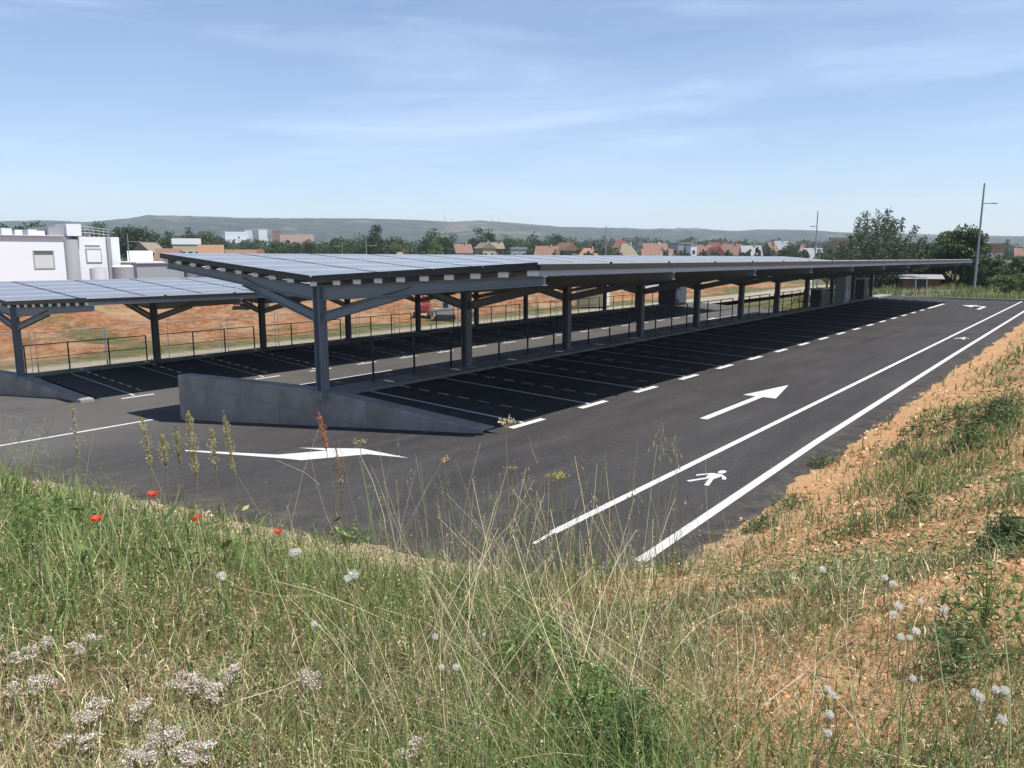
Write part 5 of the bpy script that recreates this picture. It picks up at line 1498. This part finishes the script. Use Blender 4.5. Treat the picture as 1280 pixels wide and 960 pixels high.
DAND = [
    ('pair of fluffy dandelion heads at mid left, below the rightmost poppy', [(366, 691, 12), (372, 690, 11)]),
    ('fluffy dandelion head below the poppies on the left slope', [(277, 720, 13)]),
    ('greyish dandelion head left of the central stalk tangle', [(442, 718, 15), (434, 723, 11)]),
    ('small dandelion head in the grass at lower left of the tangle', [(393, 780, 10)]),
    ('dandelion heads caught among the central tangle of dry stalks', [(544, 796, 10), (552, 834, 9), (570, 834, 11), (605, 793, 6)]),
    ('cluster of white dandelion clocks on the upper right slope', [(1106, 722, 9), (1116, 729, 9), (1124, 758, 12), (1117, 768, 11)]),
    ('white dandelion clocks above the right-hand green tuft', [(1145, 789, 11), (1126, 796, 10), (1137, 797, 8)]),
    ('dandelion clocks half hidden in green leaves on the right slope', [(1180, 762, 11), (1151, 752, 8), (1141, 848, 9)]),
    ('dandelion clocks at lower right of the bare patch', [(1034, 861, 10), (1041, 868, 11), (1037, 893, 12)]),
    ('dandelion clocks at the right edge of the photo, low on the slope', [(1219, 866, 11), (1225, 872, 11), (1245, 862, 10), (1256, 863, 11), (1253, 899, 12)]),
    ('single dandelion clock beside the bare clay path', [(1028, 712, 10)]),
    ('loose white dandelion clock near the bottom right of the bare patch', [(1035, 916, 11)]),
]
for lab, pts in DAND:
    for (px, py, s_) in pts: dandelion(px, py, s_, lab, lab if len(pts) > 1 else None)


def poppy(px, py, label, s=1.0):
    b, h = stand(px, py, .30)
    t = thing('poppy', label, 'poppy', b)
    stem_part('stem', t, [b, b.lerp(h, .5) + Vector((.015, 0, 0)), h], .002, .0015, (0.09, 0.13, 0.05))
    dist = math.hypot(h.x, h.y); rad = 7.0 * s * dist / F
    V, Q = [], []
    for k in range(5):
        a0 = k * 1.257 + pr_.random() * .4
        n0 = len(V); rows = 4; cols_ = 5
        for i in range(rows):
            u = i / (rows - 1)
            for j in range(cols_):
                aa = a0 + (j / (cols_ - 1) - .5) * 1.5 * (0.5 + .5 * u)
                rr_ = rad * (0.12 + 0.88 * u) ; zz = rad * (0.75 * u ** 1.5 + .10 * math.sin(j * 2.1 + k))
                V.append((h.x + rr_ * math.cos(aa), h.y + rr_ * math.sin(aa), h.z + zz))
        for i in range(rows - 1):
            for j in range(cols_ - 1):
                p = n0 + i * cols_ + j; Q.append((p, p + 1, p + cols_ + 1, p + cols_))
    colmesh('petals', V, [np.array(Q)], np.tile([.72, .055, .025], (len(V), 1)), M_LEAF, t, b)
    v, q, c = leaves(np.array(h) + pr_.normal(size=(24, 3)) * rad * .14 + np.array([0, 0, rad * .15]), np.full(24, rad * .25), pr_, np.full((24, 3), .02))
    colmesh('heart', v, [q], c, M_LEAF, t, b)
poppy(192, 621, 'red poppy highest on the left slope, at the gravel edge')
poppy(244, 651, 'red poppy below the olive seed spikes', 1.1)
poppy(348, 667, 'narrow red poppy, rightmost of the poppies', .8)
poppy(121, 652, 'red poppy, leftmost of the poppies', 1.0)


def spike(px, py, pxb, hpx, label, colr, H=0.75, wpx=12, n=420, bend=0.0, name='dock_plant', cat='wild plant', leafy=True):
    """tall plant with a dense seed spike whose top is seen at px,py and whose head is hpx tall"""
    b, h = stand(px, py, H)
    dist = math.hypot(h.x, h.y); u = Vector((math.cos(YAW), math.sin(YAW), 0))
    b = b + u * ((pxb - px) * dist / F); b.z = float(bank_z(b.x, b.y))
    t = thing(name, label, cat, b)
    mid = b.lerp(h, .55) + u * bend * .5
    stem_part('stem', t, [b, mid, h], .0035, .0015, (0.20, 0.19, 0.09))
    hl = hpx * dist / F; wd = wpx * 1.35 * dist / F / 2; n = int(n * 1.8)
    ax = (h - mid).normalized()
    us = pr_.random(n)
    env = np.sin(np.clip(us, 0.03, 1) * math.pi * .92 + .2).clip(.15, 1) * (0.65 + .35 * np.sin(us * 19 + pr_.random() * 6))
    c0 = np.array(h)[None] - np.array(ax)[None] * (us * hl)[:, None]
    off = pr_.normal(size=(n, 3)); off /= np.linalg.norm(off, axis=1)[:, None]
    c0 = c0 + off * (wd * env * pr_.random(n) ** .5)[:, None]
    v, q, c = leaves(c0, np.full(n, .0017 * dist), pr_, palette([colr, tuple(k * .75 for k in colr), tuple(min(1, k * 1.3) for k in colr)], n, pr_, .2), .3, .7)
    colmesh('seed_spike', v, [q], c, M_LEAF, t, b)
    if leafy:
        lv = []
        for k in range(6):
            p = np.array(b.lerp(mid, .1 + .13 * k)); a = pr_.random() * 6.28
            lv.append(p + np.array([math.cos(a), math.sin(a), .3]) * .04)
        v, q, c = leaves(np.array(lv), np.full(6, .12), pr_, palette(GREENS, 6, pr_), .6, .28)
        colmesh('leaves', v, [q], c, M_LEAF, t, b)
    return t
OL = (0.42, 0.36, 0.15); OLG = (0.34, 0.32, 0.13); RU = (0.50, 0.20, 0.10)
spike(177, 522, 197, 62, 'olive seed spike leaning left, leftmost of the dock spikes', OL, .78, 11)
spike(203, 544, 208, 40, 'short broad olive seed spike beside the leaning leftmost one', OL, .70, 14)
spike(219, 531, 226, 46, 'slim olive seed spike left of the tallest dock spike', OLG, .74, 10)
spike(235, 514, 246, 85, 'tallest and thickest olive seed spike, in the middle of the dock spikes', OL, .85, 16, 700)
spike(264, 536, 272, 52, 'olive seed spike right of the tallest dock spike', OL, .72, 14)
spike(279, 514, 304, 78, 'long thin olive seed spike bowing right, rightmost of the dock spikes', OL, .85, 11, 520)
spike(90, 506, 94, 60, 'pale straw seed head before the left carport wedge wall', (0.42, 0.36, 0.22), .85, 8, 260)
spike(398, 515, 436, 50, 'rust-red dock head standing over the painted turn arrow', RU, 1.0, 12, 420)
spike(420, 560, 438, 60, 'thin rusty side spike under the red dock head', (0.36, 0.2, 0.11), .78, 10, 260)


def oat(px, py, pxb, label, H=.8, n=12, colr=(0.55, 0.50, 0.34), sp=22, drop=46):
    """wild oat: hanging pointed spikelets on hair-thin branches"""
    b, h = stand(px, py, H)
    dist = math.hypot(h.x, h.y); u = Vector((math.cos(YAW), math.sin(YAW), 0))
    b = b + u * ((pxb - px) * dist / F); b.z = float(bank_z(b.x, b.y))
    t = thing('wild_oat', label, 'wild grass', b)
    stem_part('stem', t, [b, b.lerp(h, .6), h], .0022, .0012, (0.30, 0.29, 0.14))
    for k in range(n):
        f = k / n
        p0 = h - Vector((0, 0, f * drop * dist / F)); sgn = (pr_.random() * 2 - 1)
        p1 = p0 + u * sgn * sp * dist / F * (0.4 + .6 * f) + Vector((0, 0, -.01 - .02 * pr_.random()))
        br = stem_part('branchlet', t, [p0, p0.lerp(p1, .6) + Vector((0, 0, .012)), p1], .0007, .0005, (.4, .37, .2), 3)
        L = .024 + .008 * pr_.random(); d_ = Vector((sgn * .35 * math.cos(YAW), sgn * .35 * math.sin(YAW), -1)).normalized()
        s_ = u.cross(d_).normalized() * .0036; s2 = d_.cross(s_).normalized() * .0036
        V = [p1, p1 + d_ * L * .4 + s_, p1 + d_ * L, p1 + d_ * L * .4 - s_, p1 + d_ * L * .4 + s2, p1 + d_ * L * .4 - s2]
        colmesh('spikelet', V, [np.array([(0, 1, 2, 3), (0, 4, 2, 5)])], [tuple(c_ * (.85 + .4 * pr_.random()) for c_ in colr)] * 6, M_FLUFF, br, b)
oat(828, 528, 822, 'wild oat with pale hanging spikelets left of the pedestrian marking', .85, 12)
oat(846, 540, 850, 'smaller wild oat close to the walking figure on the road', .75, 8, sp=12)
oat(6, 512, 18, 'feathery grass at the far left photo edge before the wedge wall', .95, 16, (0.50, 0.48, 0.36), 34, 60)
oat(36, 530, 40, 'second feathery grass at the far left, lower and further right', .85, 16, (0.50, 0.48, 0.36), 30, 60)
oat(96, 545, 92, 'drooping wild oat between the far left grasses and the dock spikes', .78, 12, (0.45, 0.42, 0.28), 22, 60)
oat(58, 684, 56, 'pale oat hanging over the green slope, left of the poppies', .42, 12, (0.60, 0.55, 0.38), 14, 40)
oat(792, 585, 790, 'thin grass head above the start of the lane line', .7, 9, (0.40, 0.36, 0.22), 12, 40)
oat(766, 640, 770, 'low oat at the start of the inner lane line', .5, 8, (0.42, 0.38, 0.22), 12, 30)


def umbel(px, py, pxb, label, colr, H=.8, rpx=11, n=90, lean=0.0, name='fennel_plant'):
    b, h = stand(px, py, H)
    dist = math.hypot(h.x, h.y); u = Vector((math.cos(YAW), math.sin(YAW), 0))
    b = b + u * ((pxb - px) * dist / F); b.z = float(bank_z(b.x, b.y))
    t = thing(name, label, 'wild plant', b)
    hub = h - Vector((0, 0, .035))
    stem_part('stem', t, [b, b.lerp(hub, .5) + u * lean, hub], .004, .002, (0.26, 0.25, 0.13))
    rad = rpx * dist / F
    hb = MB(); C0 = []
    for k in range(12):
        a = k * .5236 * 1.07; rr_ = rad * (.35 + .65 * pr_.random())
        p = h + Vector((rr_ * math.cos(a), rr_ * math.sin(a), .01 * pr_.random())); hb.tube([hub, p], .0008, 3); C0.append(p)
    o = hb.build('rays', M_DRY, t)
    at = o.data.attributes.new('col', 'FLOAT_COLOR', 'POINT'); at.data.foreach_set('color', np.tile(np.array([*(c_ * .6 for c_ in colr), 1], np.float32), len(o.data.vertices)))
    pts = np.array(C0)[pr_.integers(0, 12, n)] + pr_.normal(size=(n, 3)) * np.array([.008, .008, .005])
    v, q, c = leaves(pts, np.full(n, .010), pr_, palette([colr], n, pr_, .25), .6, .7)
    colmesh('umbel', v, [q], c, M_LEAF, t, b)
    # thready leaves on the stem
    lv = np.array([b.lerp(hub, .15 + .7 * pr_.random()) for k in range(26)]) + pr_.normal(size=(26, 3)) * .025
    v, q, c = leaves(lv, np.full(26, .06), pr_, palette(GREENS, 26, pr_), .4, .05)
    colmesh('leaves', v, [q], c, M_LEAF, t, b)
umbel(632, 527, 642, 'pale cream umbel on a tall stem at the tip of the wedge wall', (0.62, 0.55, 0.33), 1.0, 12)
umbel(695, 595, 640, 'yellow umbel on a stem leaning from the central tangle', (0.46, 0.42, 0.08), .78, 12, 110, .06)
umbel(557, 575, 536, 'small ochre umbel above the centre of the tangle', (0.46, 0.36, 0.14), .8, 8, 50)
umbel(450, 553, 470, 'drooping yellowish umbel right of the red dock head', (0.42, 0.38, 0.16), .8, 11, 60)
umbel(640, 585, 644, 'thin greenish umbel below the pale cream one', (0.30, 0.30, 0.12), .72, 8, 50)


def long_stalk(pts, r0, label, colr=(0.46, 0.38, 0.24), Hs=(0.02, .35), name='dry_stalk', twigs=0):
    """one long bare stalk seen through the given photo positions, its heights above the bank running Hs[0]..Hs[1]"""
    P3 = []
    for i, (px, py) in enumerate(pts):
        f = i / (len(pts) - 1); _, h = stand(px, py, Hs[0] + (Hs[1] - Hs[0]) * f)
        P3.append(h)
    b = P3[0].copy(); b.z = float(bank_z(b.x, b.y)); P3[0] = b
    t = thing(name, label, 'dry stalk', b)
    stem_part('stem', t, P3, r0, r0 * .45, colr, 6)
    for k in range(twigs):
        i = 1 + k % (len(P3) - 1); p = P3[i]
        q_ = p + Vector((pr_.normal() * .05, pr_.normal() * .05, .09 + .06 * pr_.random()))
        stem_part('twig', t, [p, p.lerp(q_, .5) + Vector((pr_.normal() * .01, 0, 0)), q_], r0 * .5, r0 * .25, colr, 4)
    return t
long_stalk([(655, 760), (640, 690), (655, 630), (700, 605), (724, 568)], .0030, 'pale bare stalk running up right to the yellow umbel', Hs=(.05, .85), twigs=2)
long_stalk([(650, 690), (664, 640), (672, 580), (678, 533)], .0026, 'straight pale twin-tipped stalk in front of the road, right of the cream umbel', (0.5, 0.42, 0.3), (.05, 1.0), twigs=2)
long_stalk([(586, 800), (587, 700), (586, 640), (583, 612)], .0026, 'upright bleached stalk in the middle of the tangle', (0.52, 0.46, 0.36), (.05, .8), twigs=1)
long_stalk([(560, 690), (545, 655), (530, 625), (516, 602)], .0022, 'stalk leaning left out of the central tangle', (0.42, 0.33, 0.22), (.05, .75))
long_stalk([(440, 690), (420, 640), (400, 606), (380, 590), (345, 575)], .0022, 'arched stalk curving left in front of the turn arrow', (0.46, 0.40, 0.26), (.05, .8), twigs=1)
long_stalk([(235, 690), (262, 712), (300, 735), (345, 745), (405, 745)], .0026, 'long pale stalk sagging across the left slope below the poppies', (0.56, 0.47, 0.30), (.10, .22))
long_stalk([(480, 870), (520, 820), (560, 760), (590, 700), (610, 650)], .0028, 'grey stalk leaning right through the tangle from the bottom', (0.40, 0.34, 0.26), (.02, .75), twigs=2)
long_stalk([(690, 960), (640, 880), (600, 810), (560, 740), (520, 690)], .0028, 'grey-brown stalk leaning left through the tangle from the bottom', (0.40, 0.32, 0.22), (.05, .55), twigs=2)
long_stalk([(1110, 955), (1060, 890), (1000, 825), (950, 765), (915, 730)], .0028, 'long straw leaning left across the bare patch', (0.48, 0.40, 0.26), (.03, .35))
long_stalk([(825, 835), (850, 805), (870, 782), (900, 765), (922, 758)], .0030, 'bleached hooked twig lying over the bare patch', (0.62, 0.52, 0.36), (.02, .16), twigs=1)
long_stalk([(825, 895), (870, 875), (920, 872), (960, 876), (1005, 842)], .0026, 'bleached twig lying low under the bare patch', (0.58, 0.49, 0.34), (.02, .12), twigs=1)
long_stalk([(920, 868), (940, 840), (945, 805), (938, 770)], .0022, 'short upright twig beside the bleached hooked twig', (0.5, 0.42, 0.3), (.02, .25))
long_stalk([(250, 878), (300, 875), (350, 860), (400, 838)], .0026, 'pale stem lying across the white stonecrop', (0.62, 0.55, 0.40), (.05, .12))
long_stalk([(400, 690), (425, 640), (432, 590), (405, 540)], .0030, 'dark stem beside the rust-red dock head', (0.20, 0.16, 0.09), (.05, .9), twigs=2)
long_stalk([(1265, 960), (1262, 850), (1250, 740), (1225, 640)], .0026, 'tall green-grey stem near the right photo edge', (0.22, 0.25, 0.13), (.05, .55), twigs=2)
long_stalk([(1190, 960), (1180, 860), (1165, 760), (1150, 690)], .0024, 'green stem left of the tall stem near the right edge', (0.20, 0.24, 0.12), (.05, .5), twigs=2)
long_stalk([(1080, 945), (1065, 870), (1058, 810), (1060, 745)], .0022, 'upright brown stem among the right-hand dandelion clocks', (0.36, 0.28, 0.18), (.03, .40))


def stonecrop(px, py, n, sp, label):
    """low cushion carrying white flower heads"""
    b, h = stand(px, py, .10)
    dist = math.hypot(h.x, h.y)
    t = thing('stonecrop', label, 'wildflower', b)
    for k in range(n):
        a = pr_.random() * 6.28; rr_ = sp * dist / F * pr_.random() ** .6
        c0 = Vector((b.x + rr_ * math.cos(a), b.y + rr_ * math.sin(a), 0)); c0.z = float(bank_z(c0.x, c0.y)) + .085 + .055 * pr_.random()
        st = stem_part('stem', t, [(c0.x, c0.y, c0.z - .11), c0], .0015, .0012, (.25, .14, .08), 4)
        m_ = 110; R_ = .020 + .013 * pr_.random()
        p = pr_.normal(size=(m_, 3)); p /= np.linalg.norm(p, axis=1)[:, None]
        p *= R_ * np.array([1, 1, .34]) * (pr_.random((m_, 1)) ** .4)
        v, q, c = leaves(np.array(c0)[None] + p, np.full(m_, .0066), pr_, palette([(0.76, 0.70, 0.64), (0.68, 0.57, 0.52), (0.80, 0.76, 0.68), (0.46, 0.36, 0.30), (.36, .30, .18)], m_, pr_, .14), .6, .8)
        colmesh('flower_head', v, [q], c, M_LEAF, st, b)
SC_L = [(44, 820, 9, 26, 'upper left tuft of white stonecrop above the brown patch'), (40, 858, 8, 24, 'white stonecrop tuft at the left edge of the brown patch'), (102, 808, 5, 16, 'small white stonecrop tuft right of the upper left one'),
        (232, 858, 9, 22, 'white stonecrop tuft halfway along the lower left row'), (266, 868, 12, 24, 'dense white stonecrop tuft with a stem lying across it'), (288, 840, 6, 14, 'small white stonecrop tuft up right of the dense one'),
        (118, 893, 8, 22, 'white stonecrop tuft over the brown litter, left of centre'), (98, 920, 8, 22, 'white stonecrop tuft low at the left over brown litter'), (208, 915, 13, 24, 'large white stonecrop mound near the lower left edge'),
        (172, 948, 12, 26, 'white stonecrop mound at the bottom edge of the photo'), (245, 950, 11, 24, 'right-hand white stonecrop mound at the bottom edge'), (176, 888, 5, 12, 'small stonecrop tuft above the large mound'),
        (388, 848, 7, 18, 'lone pale stonecrop tuft right of the lower left row'), (512, 940, 6, 16, 'pale stonecrop tuft under the central tangle')]
for a in SC_L: stonecrop(*a)


def herb(px, py, H, wpx, n, lf, cols, label, name='herb', asp=.30, cat='wild plant', up=.7):
    """leafy clump with many narrow leaves on short stems"""
    b, h = stand(px, py, H * .6, .9)
    dist = math.hypot(h.x, h.y)
    t = thing(name, label, cat, b)
    sp = wpx * dist / F / 2
    a = pr_.random(n) * 6.28; rr_ = sp * pr_.random(n) ** .55
    x, y = b.x + rr_ * np.cos(a), b.y + rr_ * np.sin(a)
    z = bank_z(x, y) + H * (1 - (rr_ / sp) ** 2 * .6) * pr_.random(n) ** .8
    v, q, c = leaves(np.stack([x, y, z], -1), np.full(n, lf), pr_, palette(cols, n, pr_, .25), up, asp)
    colmesh('leaves', v, [q], c, M_LEAF, t, b)
    st = MB()
    for k in range(14):
        a_ = pr_.random() * 6.28; q_ = Vector((b.x + sp * .7 * math.cos(a_) * pr_.random(), b.y + sp * .7 * math.sin(a_) * pr_.random(), 0)); q_.z = float(bank_z(q_.x, q_.y)) + H * .85
        st.tube([b, b.lerp(q_, .5) + Vector((0, 0, .02)), q_], [max(.002, lf * .05), max(.001, lf * .03), max(.001, lf * .02)], 4)
    o = st.build('stems', M_DRY, t)
    at = o.data.attributes.new('col', 'FLOAT_COLOR', 'POINT'); at.data.foreach_set('color', np.tile(np.array([*cols[0], 1], np.float32), len(o.data.vertices)))
BR = [(0.145, 0.235, 0.062), (0.100, 0.18, 0.052), (0.19, 0.27, 0.09)]
DKG = [(0.120, 0.175, 0.062), (0.092, 0.145, 0.055), (0.165, 0.215, 0.09)]
herb(672, 800, .30, 120, 700, .055, BR, 'bright green leafy herb right of the central tangle', asp=.18)
herb(745, 880, .34, 150, 900, .060, BR, 'large bright green herb clump low in the middle', asp=.12)
herb(790, 905, .34, 110, 600, .065, DKG, 'dark green grassy clump right of the bright herb', asp=.08)
herb(1235, 735, .34, 95, 520, .050, BR, 'green leafy weed clump at the right photo edge', asp=.2)
herb(1195, 800, .28, 80, 380, .050, DKG, 'dark green weed clump left of the right-edge clump', asp=.15)
herb(436, 665, .26, 50, 160, .06, DKG, 'leafy foot of the rust-red dock', asp=.4)
herb(60, 640, .36, 150, 900, .05, BR, 'lush green vetch on the left slope', asp=.25)
herb(30, 590, .34, 90, 600, .06, DKG, 'tall dark grass clump at the left photo edge', asp=.07)
SH = [(1153, 512, .52, 46, 'rounded green shrub on the clay bank beside the road edge line'), (1205, 470, .45, 44, 'green shrub higher up the bank, second along the road'), (1240, 447, .42, 44, 'grey-green shrub along the bank near the right photo edge'),
      (1210, 540, .40, 40, 'low green shrub up the bank behind the rounded one'), (1255, 520, .42, 56, 'green shrub at the right photo edge, mid bank'), (1120, 560, .22, 30, 'small low tuft below the rounded shrub'), (1160, 568, .26, 44, 'flat green tuft at the middle of the clay bank'),
      (1185, 415, .35, 26, 'small shrub far along the bank foot'), (1235, 412, .40, 34, 'far green shrub high on the bank'), (1265, 425, .5, 36, 'far dark shrub by the right photo edge'), (1030, 570, .24, 36, 'grass tuft at the road edge line'),
      (990, 625, .22, 50, 'green tuft beside the clay path foot'), (1255, 660, .3, 50, 'green tuft on the right slope under the mid-bank shrub'), (1140, 625, .22, 46, 'pale green tuft in the middle of the clods'), (950, 650, .2, 40, 'grass tuft where the road edge line begins')]
for (px, py, H, wp, lab) in SH: herb(px, py, H, wp, 420, .06 if H < .3 else .085, DKG + [(0.11, 0.14, 0.055), (0.10, 0.12, 0.07)], lab, 'shrub', .22, 'shrub')
# ------------------------------------------------------------------ air
hz = MB().box(-5200, 5200, -900, 5200, -20, 185)
m = bpy.data.materials.new('thin_air'); m.use_nodes = True
nt = m.node_tree; nt.nodes.remove(nt.nodes['Principled BSDF'])
pv = nt.nodes.new('ShaderNodeVolumePrincipled'); pv.inputs['Color'].default_value = (0.80, 0.88, 1.0, 1); pv.inputs['Density'].default_value = 0.00018; pv.inputs['Anisotropy'].default_value = 0.2
nt.links.new(pv.outputs[0], nt.nodes['Material Output'].inputs['Volume'])
ho = hz.build('haze', m); stuff(ho, 'thin pale summer haze softening the far hills')
